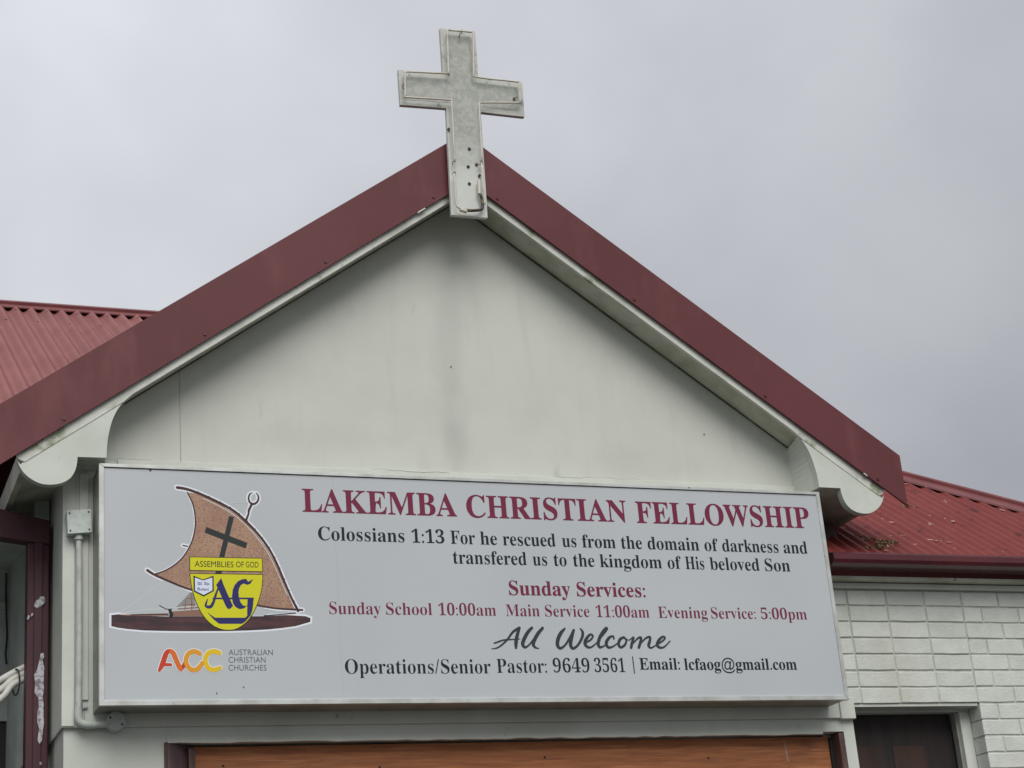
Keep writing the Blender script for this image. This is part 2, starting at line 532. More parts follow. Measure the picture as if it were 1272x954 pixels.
# corner flare of the cladding at the left return
sw = MB()
sw.box(XL, XL + .099, WY, WY + .55, DR, zb_g - .002)
obj('side_cladding', sw, M_['white'], church)
# cover strips on the left of the sign
obj('corner_bead', MB().box(XL - .001, XL + .055, WY - .006, WY - .0005, DR + .004, G + .43), M_['white'], church, bevel=.002)
obj('cover_strip', MB().box(-.868, -.828, WY - .011, WY, DR + .12, G + .36), M_['white'], church, bevel=.002)
obj('corner_bead', MB().box(3.05, XR - .001, WY - .012, WY + .12, DR - .006, G - .715), M_['white'], church, bevel=.004)

# lower wall: left pier, right pier, lintel panel
LW = WY + .022
zo = G - .889                                  # top of the boarded doorway
lw = MB(); lw.box(XL + .012, -.4745, LW, LW + .16, 0, DR + .02)
obj('lower_wall', lw, M_['white'], church)
lw = MB(); lw.box(3.070, XR - .004, LW, LW + .3, 0, DR + .02)
obj('lower_wall', lw, M_['white'], church)
lw = MB(); lw.box(-.4745, 3.070, LW, LW + .16, zo, DR + .02)
obj('lintel_panel', lw, M_['white'], church, bevel=.002)
obj('lower_side_wall', MB().box(XL + .012, XL + .1, LW + .16, 3.2, 0, DR + .02), M_['white'], church)
obj('right_side_wall', MB().box(3.0, 3.05, WY + .12, 1.1, 0, G + .45), M_['white'], church)
# ragged peeling edge along the head of the doorway
pe = MB()
top = rough_line((-.47, zo + .004), (2.94, zo + .003), 60, .002, 11)
bot = rough_line((2.94, zo - .012), (-.47, zo - .006), 60, .003, 12)
pe.prism(top + bot, LW - .006, LW + .02)
obj('head_moulding', pe, M_['white'], church)

# boarded doorway
dw = MB().box(-.361, 3.03, .3, .33, 0, zo - .012)
obj('timber_panel', dw, M_['timber'], church, label='orange stained timber board filling the doorway')
obj('door_post', MB().box(-.366, -.336, .262, .2995, 0, zo - .018), M_['darktimber'], church, bevel=.003, label='dark brown post at the left of the timber board')
sp = MB(); sp.hull8([(-.470, LW - .004, 0), (-.470, LW - .004, zo), (-.462, LW - .004, zo), (-.462, LW - .004, 0)],
                    [(-.372, .3, 0), (-.372, .3, zo - .012), (-.362, .3, zo - .012), (-.362, .3, 0)])
obj('splayed_reveal', sp, M_['mauve'], church, label='faded mauve splayed reveal board')
obj('door_trim', MB().box(-.486, -.4705, LW - .012, LW + .05, 0, zo - .004), M_['darktimber'], church)
obj('door_trim', MB().box(3.034, 3.066, LW - .006, .3, 0, zo - .006), M_['darktimber'], church, bevel=.008)
obj('door_trim', MB().box(3.016, 3.0335, .283, .2995, 0, zo - .02), M_['black'], church)
for nxp, nzp in ((-.2, .10), (.55, .12), (1.4, .09), (2.3, .11)):
    obj('nail_head', MB().disc((nxp, .3, zo - nzp), .006, .002, 8), M_['hole'], church)
obj('scrape', MB().prism([(2.748, zo - .035), (2.756, zo - .034), (2.764, zo - .11), (2.772, zo - .135), (2.76, zo - .14), (2.752, zo - .11)], .2985, .3), M_['flake'], church, label='pale vertical scrape on the timber board')

# --- barge boards, flashings, soffits, brackets (both sides; the outline is mirrored about the gable centre)
XE = XC + 2.415
for s, side in ((-1, 'left'), (1, 'right')):
    X = lambda d: XC + s * d
    # flashing with folded top and bottom lips
    fl = MB()
    e = 2.415
    q = [(X(.0), ZB), (X(0), ZT), (X(e), rake(X(e), ZT)), (X(e), rake(X(e), ZB) + (.0))]
    fl.prism(q, -.022, -.018)
    fl.prism([(X(0), ZB - .0), (X(0), ZB + .012), (X(e), rake(X(e), ZB) + .012), (X(e), rake(X(e), ZB))], -.031, -.0225)
    fl.prism([(X(0), ZT - .004), (X(0), ZT), (X(e), rake(X(e), ZT)), (X(e), rake(X(e), ZT) - .004)], -.0175, .16)
    f_o = obj('barge_flashing', fl, M_['flash'], church, label='maroon metal barge flashing on the %s rake' % side)
    scr = [.16, .9, 1.62, 2.25] if s > 0 else [.2, .8, 1.42, 2.08]
    for d in scr:
        z = rake(X(d), ZB) + .035
        obj('screw', MB().disc((X(d), -.022, z), .008, .005, 8), M_['gutter'], f_o)
    # barge board: from apex to its rounded end beyond the bracket
    a0 = .0
    bot_e = 2.25
    n = 46
    lower = []
    rr = random.Random(20 + s)
    for i in range(n + 1):
        d = a0 + (bot_e - a0) * i / n
        lower.append((X(d), rake(X(d), ZB) - .044 - (.012 if d > 1.8 else 0)))
    endz = rake(X(2.283), ZB)
    end = [(X(2.281), endz - .02), (X(2.29), endz + .02)] if s > 0 else [(X(2.281), endz - .02), (X(2.292), endz + .03), (X(2.24), endz + .09)]
    upper = [(X(2.21), rake(X(2.21), ZB) + .02), (X(0), ZB + .02)]
    bb = MB(); bb.prism(lower + end + upper, -.0095, .012)
    obj('barge_board', bb, M_['barge'], church, bevel=.002, label='white barge board under the %s flashing' % side)
    # ragged peeling paint and old bead that stick out above the board's upper edge, over the flashing
    r_ = random.Random(31 + s)
    d = .25
    while d < 2.17:
        L_ = r_.uniform(.02, .075)
        h_ = r_.uniform(.0015, .005)
        if r_.random() < (.22 if s < 0 else .04) or d > 2.08:
            zz = [(X(d), rake(X(d), ZB) - .006)]
            for q in range(1, 6):
                dd = d + L_ * q / 6
                zz.append((X(dd), rake(X(dd), ZB) + h_ * r_.uniform(.3, 1.0)))
            zz.append((X(d + L_), rake(X(d + L_), ZB) - .006))
            fp = MB(); fp.prism(zz, -.0335, -.0315)
            obj('paint_flap', fp, M_['barge'], church)
        d += L_ + r_.uniform(.01, .2)
    # soffit between board and wall
    so = MB()
    so.hull8([(X(0), .0125, ZB - .012), (X(0), .0125, ZB + .004), (X(1.95), .0125, rake(X(1.95), ZB) + .004), (X(1.95), .0125, rake(X(1.95), ZB) - .012)],
             [(X(0), .22, ZB - .012), (X(0), .22, ZB + .004), (X(1.95), .22, rake(X(1.95), ZB) + .004), (X(1.95), .22, rake(X(1.95), ZB) - .012)])
    obj('rake_soffit', so, M_['soffit'], church)
    # small cove strip at soffit and wall, coloured dark for mould and corner shade
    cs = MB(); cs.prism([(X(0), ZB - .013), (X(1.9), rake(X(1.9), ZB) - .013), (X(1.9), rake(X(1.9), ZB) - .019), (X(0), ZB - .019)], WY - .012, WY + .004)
    obj('cove_strip', cs, M_['mildew_shade'], church)
    # eave bracket: scalloped end piece with a half-round lobe
    prof = [(1.800, .660), (1.832, .618), (1.858, .560), (1.873, .500), (1.882, .440), (1.885, .375),
            (2.016, .374), (2.018, .345), (2.027, .307), (2.046, .274), (2.074, .252), (2.108, .240), (2.145, .236), (2.180, .240),
            (2.215, .256), (2.245, .279), (2.268, .308), (2.283, .343)]
    prof = smooth_path(prof[:6], 3) + smooth_path(prof[6:], 3)
    pts = [(X(d), G + z) for d, z in prof] + [(X(2.27), rake(X(2.27), ZB) - .052), (X(1.80), rake(X(1.80), ZB) - .056)]
    bk = MB(); bk.prism(pts, -.006, .036)
    bo = obj('eave_bracket', bk, M_['white'], church, bevel=.0025, label='scalloped white eave bracket with rounded lobe on the %s' % side)
    # block behind the bracket's inner edge, back to the wall
    bl = MB(); 
    fr_ = [(X(1.873), G + .665), (X(1.885), G + .376), (X(2.01), G + .376), (X(2.01), G + .56)]
    ff = [(X(d), G + z) for d, z in smooth_path([(1.806, .655), (1.834, .618), (1.860, .560), (1.875, .500), (1.884, .440), (1.887, .377)], 2)] + [(X(2.008), G + .377), (X(2.008), rake(X(2.008), ZB) - .06)]
    bb_ = [(X(1.842), G + .655), (X(1.843), G + .64), (X(1.844), G + .62), (X(1.845), G + .59), (X(1.845), G + .56), (X(1.846), G + .53), (X(1.846), G + .50), (X(1.847), G + .47), (X(1.847), G + .44), (X(1.848), G + .41), (X(1.848), G + .377)]
    while len(bb_) < len(ff) - 2: bb_.append((X(1.848), G + .377))
    bb_ = bb_[:len(ff) - 2] + [(X(2.008), G + .377), (X(2.008), rake(X(2.008), ZB) - .06)]
    bl.prism(ff, .0365, WY - .001, bb_)
    obj('bracket_block', bl, M_['white'], bo)
    # eave soffit sloping with the rafters and side fascia running back
    es = MB()
    y1 = .62 if s > 0 else 2.2
    es.hull8([(X(1.889), .0375, G + .392), (X(1.889), .0375, G + .410), (X(2.24), .0375, G + .335), (X(2.24), .0375, G + .317)],
             [(X(1.889), y1, G + .392), (X(1.889), y1, G + .410), (X(2.24), y1, G + .335), (X(2.24), y1, G + .317)])
    obj('eave_soffit', es, M_['soffit'], church)
    obj('eave_fascia', MB().box(min(X(2.238), X(2.268)), max(X(2.238), X(2.268)), .038, y1, G + .300, G + .42), M_['soffit'], church, bevel=.003)
    # porch roof sheets behind the flashing
    for k in range(4):
        rs = MB()
        ya, yb = -.0 + k * .76, .03 + (k + 1) * .76
        nn = 50
        vs_ = []
        for i in range(nn + 1):
            y = ya + (yb - ya) * i / nn
            h = .008 * math.sin(2 * math.pi * y / .076) + .001 * k
            for d in (0, 2.40):
                vs_.append((X(d), y + .03, rake(X(d), ZT) - .02 + h))
        rs.add(vs_, [(2 * i, 2 * i + 1, 2 * i + 3, 2 * i + 2) for i in range(nn)])
        obj('porch_roof_sheet', rs, M_['roofR'], church, smooth=True)

# ------------------------------------------------------------------ corrugated main roofs
def corr_sheet(origin, along, updir, width, length, mat_, name='roof_sheet', amp=.0085, pitch=.076, lift=0.0, clip=None, start=None):
    """a corrugated sheet: ribs run along updir, waves along 'along'"""
    along = Vector(along).normalized(); updir = Vector(updir).normalized()
    nrm = along.cross(updir).normalized()
    if nrm.z < 0: nrm = -nrm
    o = Vector(origin)
    n = int(round(width / pitch * 10))
    vs_, fs = [], []
    cols = []
    for i in range(n + 1):
        a = width * i / n
        h = amp * math.sin(2 * math.pi * a / pitch) + lift
        l0, l1 = (start(a) if start else 0.0), length
        l0 = max(0.0, l0)
        if clip: l1 = min(length, clip(a))
        if l1 - l0 <= .02: continue
        m_ = 1
        ids = []
        for j in range(m_ + 1):
            p = o + along * a + updir * (l0 + (l1 - l0) * j / m_) + nrm * h
            ids.append(len(vs_)); vs_.append(p)
        cols.append(ids)
    for a_, b_ in zip(cols, cols[1:]):
        for j in range(len(a_) - 1):
            fs.append((a_[j], b_[j], b_[j + 1], a_[j + 1]))
    mb = MB(); mb.add(vs_, fs)
    return obj(name, mb, mat_, church, smooth=True), nrm

# left: ridge at y 2.6, slope 30 degrees down towards the street
rl = thing  # (kept simple: the sheets are parts of the church)
p30 = rad(32.5)
upL = Vector((0, math.cos(p30), math.sin(p30)))
RZ = G + 2.405
RY = 3.0
LEN = 3.4
lowL = Vector((0, RY, RZ)) - upL * LEN
x = -4.6
k = 0
while x < 1.0:
    w = .762
    corr_sheet((x, lowL.y, lowL.z), (1, 0, 0), upL, w + .03, LEN, M_['roofL'], lift=.0016 * (k % 2), amp=.0165, pitch=.0953,
               start=lambda a_, x0=x: LEN - min(3.32, max(0.0, (RZ - rake(x0 + a_, ZT - .03)) / math.sin(p30))))
    x += w; k += 1
# screws on the ribs
for r_i, dist in enumerate((.22, .62)):
    for i in range(12):
        xx = -1.25 + .0953 * (i * 2.0 + (r_i % 2) * 1.0)
        if xx > .2: break
        p = Vector((xx, RY, RZ)) - upL * dist + Vector((0, -math.sin(p30), math.cos(p30))) * .012
        obj('roof_screw', MB().tube([p, p + Vector((0, -math.sin(p30), math.cos(p30))) * .006], .008, 8), M_['gutter'], church)
# ridge cap: roll on top, apron down the front slope
nL = Vector((0, -math.sin(p30), math.cos(p30)))
rc = MB()
a = Vector((-4.7, RY, RZ)) + nL * .016
b_ = Vector((1.05, RY, RZ)) + nL * .016
for (u0, h0), (u1, h1) in (((-.01, .022), (-.045, .02)), ((-.045, .02), (-.05, .003)), ((-.05, .003), (-.125, .0)), ((-.125, 0), (-.128, -.008))):
    rc.add([a + upL * u0 + nL * h0, b_ + upL * u0 + nL * h0, b_ + upL * u1 + nL * h1, a + upL * u1 + nL * h1], [(0, 1, 2, 3)])
rc.add([a + upL * -.01 + nL * .022, b_ + upL * -.01 + nL * .022, b_ + Vector((0, .14, -.06)), a + Vector((0, .14, -.06))], [(0, 1, 2, 3)])
obj('ridge_cap', rc, M_['cap'], church, label='maroon ridge capping of the left roof')

# right: gutter line at y .02, slope 35 degrees, hip climbing at 45 degrees in plan
p35 = rad(35)
upR = Vector((0, math.cos(p35), math.sin(p35)))
nR = Vector((0, -math.sin(p35), math.cos(p35)))
GZ = G - .022
HX = 4.53 + 1.41          # where the hip would reach the eave
def hip_len(x_): return (HX - x_) / math.cos(p35)
x = 3.08
k = 0
while x < HX - .05:
    w = .762
    corr_sheet((x, .12, GZ - .004 + .12 * math.tan(p35) - .010), (1, 0, 0), upR, w + .02, 2.1, M_['roofR'], lift=.0022 * (k % 3), clip=lambda a_, x0=x: hip_len(x0 + a_) - .14, amp=.0095)
    x += w; k += 1
# hip cap along the 45-degree line
hipdir = (Vector((4.53, 1.41, G + .957)) - Vector((HX, .0, G - .03))).normalized()
side_ = hipdir.cross(nR).normalized()
if side_.x > 0: side_ = -side_
h0 = Vector((HX, .0, G - .03)) + nR * .012
h1 = h0 + hipdir * 3.3
hc = MB()
prof_h = [(-.030, .0), (-.018, .020), (0.0, .026), (.016, .020), (.022, .004), (.150, .006), (.157, -.004)]
for (u0, a0_), (u1, a1_) in zip(prof_h, prof_h[1:]):
    hc.add([h0 + side_ * u0 + nR * a0_, h1 + side_ * u0 + nR * a0_, h1 + side_ * u1 + nR * a1_, h0 + side_ * u1 + nR * a1_], [(0, 1, 2, 3)])
hc.add([h0 + side_ * -.03, h1 + side_ * -.03, h1 + Vector((.12, .05, -.10)), h0 + Vector((.12, .05, -.10))], [(0, 1, 2, 3)])
hco = obj('hip_cap', hc, M_['cap'], church, label='red hip capping with gaps under its edge')
# hip end plane (seen only from elsewhere)
he = MB(); he.add([(HX, 0, GZ - .01), (HX, 4.5, GZ - .01), (HX - 2.2, 2.2, GZ - .01 + 2.2 * math.tan(p35))], [(0, 1, 2)])
obj('roof_hip_end', he, M_['roofR'], church)

# gutter (quad profile), flat eave lining
gx0, gx1 = 3.075, HX - .1
GY, GT = .095, G + .058
gt = MB()
gp = [(.0, -.018), (-.012, -.014), (-.018, -.026), (-.020, -.062), (-.010, -.085), (.020, -.098), (.105, -.098), (.105, -.09), (.024, -.09), (-.003, -.078), (-.011, -.06), (-.010, -.03)]
gt.add([(gx0, GY + y, GT + z * .84) for y, z in gp] + [(gx1, GY + y, GT + z * .84) for y, z in gp],
       [tuple(range(12)), tuple(range(23, 11, -1))] + [(i, (i + 1) % 12, (i + 1) % 12 + 12, i + 12) for i in range(12)])
obj('roof_gutter', gt, M_['gutter'], church, label='dark maroon gutter along the right eave')
obj('fascia_stub', MB().hull8([(3.205, .34, G + .135), (3.185, .34, G + .295), (3.262, .34, G + .290), (3.303, .34, G + .155)],
                              [(3.205, .62, G + .115), (3.185, .62, G + .295), (3.262, .62, G + .290), (3.303, .62, G + .135)]), M_['post'], church, bevel=.004)
BY = .30
obj('eave_lining', MB().box(3.056, HX - .05, .205, BY + .1, G - .064, G - .052), M_['soffit'], church)
obj('cornice_strip', MB().box(3.056, HX - .3, BY - .022, BY + .004, G - .099, G - .0685), M_['white'], church, bevel=.003)

# brick wall
bw = thing  # parts below hang on one mortar body
mort = MB()
CRS = .08978
ox0, ox1 = 3.1, 4.0016                       # door opening
oz = G - .1868 - 6 * CRS                    # underside of the bricks over the opening
mort.box(3.056, ox1 + .0088, BY + .007, BY + .11, oz + .004, G - .0685)
mort.box(ox1 + .0105, HX - .3, BY + .0065, BY + .23, 0, G - .0685)
wall = obj('brick_wall', mort, M_['mortar'], church, label='cream painted brick wall under the right eave')
def brick_mesh(L_, D_, seed):
    """one brick, origin at its lower left front corner, slightly pillowed and chipped edges"""
    r = random.Random(seed)
    H_ = CRS - .0095
    b = .0035
    j = lambda: r.uniform(-.0022, .0022)
    front = [(b + j(), 0, b + j()), (L_ / 2, j() * .5, b * .8 + j()), (L_ - b + j(), 0, b + j()), (L_ - b + j(), 0, H_ - b + j()), (L_ / 2, j() * .5, H_ - b * .8 + j()), (b + j(), 0, H_ - b + j())]
    mid = [(0, b, 0), (L_ / 2, b, 0), (L_, b, 0), (L_, b, H_), (L_ / 2, b, H_), (0, b, H_)]
    back = [(0, D_, 0), (L_ / 2, D_, 0), (L_, D_, 0), (L_, D_, H_), (L_ / 2, D_, H_), (0, D_, H_)]
    vs_ = front + mid + back
    fs = [(0, 1, 4, 5), (1, 2, 3, 4)]
    for o in (0, 6):
        fs += [(o + i, o + (i + 1) % 6, o + 6 + (i + 1) % 6, o + 6 + i) for i in range(6)]
    me = bpy.data.meshes.new('brick')
    me.from_pydata(vs_, [], fs)
    bm = bmesh.new(); bm.from_mesh(me); bmesh.ops.recalc_face_normals(bm, faces=bm.faces); bm.to_mesh(me); bm.free()
    me.materials.append(M_['brick'])
    return me
full = [brick_mesh(.2377, .105, i) for i in range(5)]
half = [brick_mesh(.1140, .105, 20 + i) for i in range(3)]
cut = [brick_mesh(.1950, .105, 40 + i) for i in range(3)]
rb = random.Random(5)
def brick(me, x, y, z):
    return obj('brick', me, None, wall, loc=(x, y + rb.uniform(-.0015, .0015), z + rb.uniform(-.0012, .0012)))
B = .2470
zt_ = G - .1868
# stack bond over the door
for r in range(7):
    z = zt_ - r * CRS
    for c in range(-1, 3):
        x = 3.2600 + .005 + c * B
        if c == -1:
            brick(cut[r % 3], 3.2600 - .0045 - .195, BY, z)
        elif c == 2 :
            brick(full[rb.randrange(5)], x, BY, z)
        elif r == 6 and c == 0:
            brick(full[rb.randrange(5)], x, BY, z)
        else:
            brick(full[rb.randrange(5)], x, BY, z)
# running bond pier to the right, down to the ground
nb = 0
z = zt_
r = 0
while z > 0:
    x = ox1 + .0045
    first = (r % 2 == 1)
    if first:
        if True:
            brick(half[rb.randrange(3)], x, BY, z); x += B / 2
    while x < 4.98:
        brick(full[rb.randrange(5)], x, BY, z); x += B
    # reveal return of the pier
    z -= CRS; r += 1
    nb += 1
# opening: steel lintel strip, frame, door leaf, dark interior
obj('lintel_strip', MB().box(3.056, ox1 - .001, BY + .012, BY + .1, oz - .018, oz - .0005), M_['white'], church, bevel=.002)
obj('door_frame', MB().box(3.056, ox1 + .010, BY + .112, BY + .17, oz - .03, oz - .001), M_['white'], church)
obj('door_frame', MB().box(ox1 - .060, ox1 + .010, BY + .112, BY + .18, 0, oz - .031), M_['white'], church, bevel=.003, label='white door jamb beside the brick reveal')
obj('door_frame', MB().box(ox1 - .074, ox1 - .0605, BY + .135, BY + .18, 0, oz - .031), M_['box'], church, bevel=.002)
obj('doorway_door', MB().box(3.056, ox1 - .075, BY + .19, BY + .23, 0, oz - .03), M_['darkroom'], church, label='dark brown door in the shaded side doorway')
for i in range(2):
    cx_ = 3.65 + i * .30
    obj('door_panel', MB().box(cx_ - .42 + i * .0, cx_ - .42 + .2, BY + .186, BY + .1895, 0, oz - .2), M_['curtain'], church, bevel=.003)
obj('side_room_wall', MB().box(3.14, HX - .3, 1.4, 1.5, 0, G - .1), M_['interior'], church)
obj('side_room_wall', MB().box(HX - .38, HX - .3, BY + .23, 1.4, 0, G - .1), M_['interior'], church)

# main body of the church behind the porch
mbd = MB(); mbd.box(-4.6, 3.0, 2.7, 2.8, 0, G + .9)
obj('rear_wall', mbd, M_['interior'], church)

# left veranda: dark maroon post and beam, pale return wall and lining behind
post = obj('veranda_post', MB().box(-1.062, -.9605, .5, .58, 0, G + .17), M_['post'], church, bevel=.006, label='dark maroon veranda post with white paint chips')
obj('post_bead', MB().box(-1.030, -.993, .488, .4995, 0, G + .12), M_['post'], post, bevel=.003)
vb = MB(); vb.prism([(-1.4133,4.2879),(-1.193,4.2399),(-0.962,4.1875),(-0.961,4.0723),(-1.0688,4.0814),(-1.1905,4.0979),(-1.4087,4.1154)], .484, .56)
obj('veranda_beam', vb, M_['post'], church, bevel=.005, label='dark maroon veranda beam under the left eave')
obj('post_collar', MB().box(-1.0625, -.9600, .4995, .583, G - .268, G - .264), M_['post'], post)
def chip(pts, y=.4865):
    obj('paint_chip', MB().prism(pts, y, y + .0012), M_['chip'], post)
chip([(-1.0286,3.7867),(-1.0205,3.7983),(-1.0083,3.8042),(-1.0044,3.8157),(-0.988,3.8174),(-0.9824,3.8074),(-0.9809,3.7902),(-0.9876,3.7815),(-0.9985,3.7728),(-1.012,3.7641),(-1.0215,3.7625),(-1.0311,3.7695)])
chip([(-1.0443,3.7352),(-1.0335,3.7381),(-1.0361,3.7267),(-1.0441,3.7195)])
chip([(-1.063,3.7122),(-1.0551,3.7294),(-1.0496,3.7209),(-1.0575,3.7038)])
chip([(-0.9989,3.546),(-0.9854,3.5488),(-0.9825,3.532),(-0.9891,3.5151),(-0.9863,3.4969),(-0.982,3.476),(-0.9843,3.4341),(-0.9824,3.3785),(-0.9875,3.3481),(-0.9831,3.3095),(-0.9839,3.2545),(-0.981,3.227),(-0.986,3.1861),(-0.9895,3.1426),(-1.0,3.1292),(-1.0082,3.1456),(-1.0058,3.1728),(-1.0021,3.2),(-1.0104,3.2274),(-1.0121,3.2685),(-1.0045,3.3027),(-1.0075,3.3372),(-1.0239,3.3649),(-1.0217,3.4064),(-1.0275,3.4481),(-1.0143,3.469),(-1.0066,3.5039)])
chip([(-0.9992,3.0454),(-0.9912,3.048),(-0.9898,3.0345),(-0.9977,3.0319)])
obj('veranda_lining', MB().hull8([(-4.2, .56, G + .14), (-4.2, .56, G + .16), (-.95, .56, G + .16), (-.95, .56, G + .14)],
                                 [(-4.2, 2.6, G + .42), (-4.2, 2.6, G + .44), (-.95, 2.6, G + .44), (-.95, 2.6, G + .42)]), M_['interior'], church)
vs_r = MB(); nn = 320
rows_ = []
for i in range(nn + 1):
    x_ = -4.4 + (4.4 - 1.33) * i / nn
    h_ = .009 * math.sin(2 * math.pi * x_ / .0953)
    rows_ += [(x_, .44, G + .31 + h_), (x_, 2.75, G + .66 + h_)]
vs_r.add(rows_, [(2 * i, 2 * i + 1, 2 * i + 3, 2 * i + 2) for i in range(nn)])
obj('veranda_roof_sheet', vs_r, M_['roofL'], church, smooth=True)
obj('veranda_gutter', MB().box(-4.4, -1.335, .36, .45, G + .21, G + .31), M_['gutter'], church, bevel=.01)
obj('veranda_end_wall', MB().box(-4.25, -4.15, .56, 2.7, 0, G + .30), M_['interior'], church)
vr = MB(); vr.box(-1.02, -.95, .60, 2.7, G - .86, G + .40)
obj('veranda_return_wall', vr, M_['interior'], church)
obj('veranda_back_wall', MB().box(-4.2, -1.02, 1.6, 1.66, G - .52, G + .42), M_['interior'], church)
obj('back_wall_cornice', MB().box(-4.2, -1.02, 1.575, 1.6, G + .06, G + .10), M_['white'], church, bevel=.004)
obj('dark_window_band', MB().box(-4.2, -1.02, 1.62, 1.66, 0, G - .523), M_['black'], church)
cr_ = MB(); cr_.tube([(-1.0378,1.57,4.2231),(-1.0382,1.57,4.123),(-1.034,1.57,3.9935),(-1.0282,1.57,3.8866),(-1.0348,1.57,3.7931),(-1.0298,1.57,3.7381)], .005, 6)
obj('hanging_wire', cr_, M_['black'], church)

# ------------------------------------------------------------------ cables tied in a bundle
cb = thing('cable_bundle', (-1.0825,0.7,3.4672), 'three white electrical cables tied together with black cable tie beside the maroon post', 'cables')
for i, (dy0, dy1) in enumerate(((0, 0), (9, 7), (18, 13))):
    pa = [(-1.3026,0.66,3.3729),(-1.1601,0.66,3.4588),(-1.1096,0.66,3.489),(-1.0513,0.66,3.5195),(-0.9963,0.66,3.5463)]
    ca = MB(); ca.tube(smooth_path([(x_ + .0, y_ - .014 * i, z_ - .0052 * (dy0 if j_ < 2 else dy1 * .9)) for j_, (x_, y_, z_) in enumerate(pa)], 4), .0155, 10)
    obj('cable', ca, M_['cable'], cb, smooth=True)
ct = MB(); cen = Vector((-1.0898,0.64,3.4732))
ct.tube([cen + Vector((.012 * math.cos(t) , -.036 * math.cos(t) , .062 * math.sin(t) - .028)) for t in [i * math.pi / 8 for i in range(17)]], .0035, 6)
obj('cable_tie', ct, M_['black'], cb, smooth=True)

# ------------------------------------------------------------------ junction box and conduit
jb = thing('junction_box', (-0.87,0.2,4.0992), 'small grey junction box on the white wall left of the sign', 'junction box')
jp = [(-0.9337,4.1312),(-0.8244,4.1425),(-0.8207,4.0326),(-0.9277,4.022)]
obj('box_body', MB().prism(jp, .150, .199), M_['jbox'], jb, bevel=.004)
cxm = sum(p[0] for p in jp) / 4; czm = sum(p[1] for p in jp) / 4
lid = [(cxm + (x_ - cxm) * 1.03, czm + (z_ - czm) * 1.03) for x_, z_ in jp]
obj('box_lid', MB().prism(lid, .138, .1495), M_['jbox'], jb, bevel=.003)
for x_, z_ in jp:
    obj('lid_screw', MB().disc((cxm + (x_ - cxm) * .80, .1378, czm + (z_ - czm) * .76), .0045, .001, 8), M_['hole'], jb)
cd = thing('conduit', (-0.8674,0.2,3.1962), 'grey conduit pipe running down the wall from the junction box and under the sign', 'conduit')
cpts = [(-0.8762,0.17,4.0283),(-0.8721,0.17,3.8909),(-0.8711,0.17,3.517),(-0.8738,0.17,3.2262)]
obj('conduit_pipe', MB().tube(cpts, .0145, 14), M_['pvc'], cd, smooth=40)
obj('conduit_collar', MB().tube([(-0.8762,0.17,4.0283),(-0.8761,0.17,4.0015)], .021, 14), M_['pvc'], cd, smooth=40)
el = smooth_path([(-0.8738,0.17,3.2334),(-0.8736,0.17,3.1904),(-0.8648,0.17,3.1635),(-0.8367,0.17,3.1525),(-0.8014,0.17,3.1513)], 4)
obj('conduit_elbow', MB().tube(el, .018, 14), M_['pvc'], cd, smooth=40)
obj('conduit_pipe', MB().tube([(-0.8085,0.17,3.1518),(-0.7448,0.17,3.1549)], .0145, 14), M_['pvc'], cd, smooth=40)
rbx = (-0.7095,0.2,3.1675)
obj('round_box', MB().disc((rbx[0], .221, rbx[2]), .043, .062, 24), M_['pvc'], cd, bevel=.003)
for dx, dz in ((-.026, .014), (.026, -.016)):
    obj('lid_screw', MB().disc((rbx[0] + dx, .1585, rbx[2] + dz), .005, .001, 8), M_['hole'], cd)
sc = (-0.872,0.17,3.2406)
obj('saddle_clip', MB().tube([(sc[0], sc[1], sc[2] - .012), (sc[0], sc[1], sc[2] + .012)], .0175, 14).box(sc[0], sc[0] + .04, .189, .198, sc[2] - .011, sc[2] + .011), M_['steel'], cd)
obj('clip_screw', MB().disc((sc[0] + .034, .189, sc[2]), .008, .005, 10), M_['steel'], cd)

# ------------------------------------------------------------------ the cross
cross = thing('roof_cross', (1.10, -.05, G + 1.77), 'white enamelled metal cross with broken neon tubing, fixed over the gable peak', 'cross')
CO = [(0.9945,6.8418),(1.1985,6.8507),(1.1944,6.5666),(1.4498,6.5671),(1.444,6.3548),(1.1922,6.3527),(1.1806,5.7255),(0.9798,5.7227),(0.9948,6.3511),(0.74,6.3389),(0.7407,6.5526),(0.9918,6.5644)]
cbm = MB(); cbm.prism(CO, -.080, -.056)
obj('cross_tray', cbm, M_['cross'], cross, bevel=.0025)
def inset(poly, d):
    n = len(poly); out = []
    A = sum(poly[i][0] * poly[(i + 1) % n][1] - poly[(i + 1) % n][0] * poly[i][1] for i in range(n))
    s = 1 if A > 0 else -1
    for i in range(n):
        p0, p1, p2 = Vector(poly[i - 1]), Vector(poly[i]), Vector(poly[(i + 1) % n])
        e1 = (p1 - p0).normalized(); e2 = (p2 - p1).normalized()
        n1 = Vector((-e1.y, e1.x)) * s; n2 = Vector((-e2.y, e2.x)) * s
        k = d / max(.3, (1 + n1.dot(n2)))
        out.append(tuple(p1 + (n1 + n2) * k))
    return out
cpn = MB(); cpn.prism(inset(CO, .034), -.0812, -.0801)
obj('cross_panel', cpn, M_['crossp'], cross, label='mottled grey inner panel')
YT = -.112
tp = [(1.0074,-0.112,6.0176),(1.0103,-0.112,6.1251),(1.0154,-0.112,6.3702),(1.0037,-0.112,6.3851),(0.7734,-0.112,6.3717),(0.7604,-0.112,6.385),(0.7656,-0.112,6.5086),(0.7793,-0.112,6.5256),(0.9972,-0.112,6.5442),(1.011,-0.112,6.5572),(1.0236,-0.112,6.8027),(1.0349,-0.112,6.8157)]
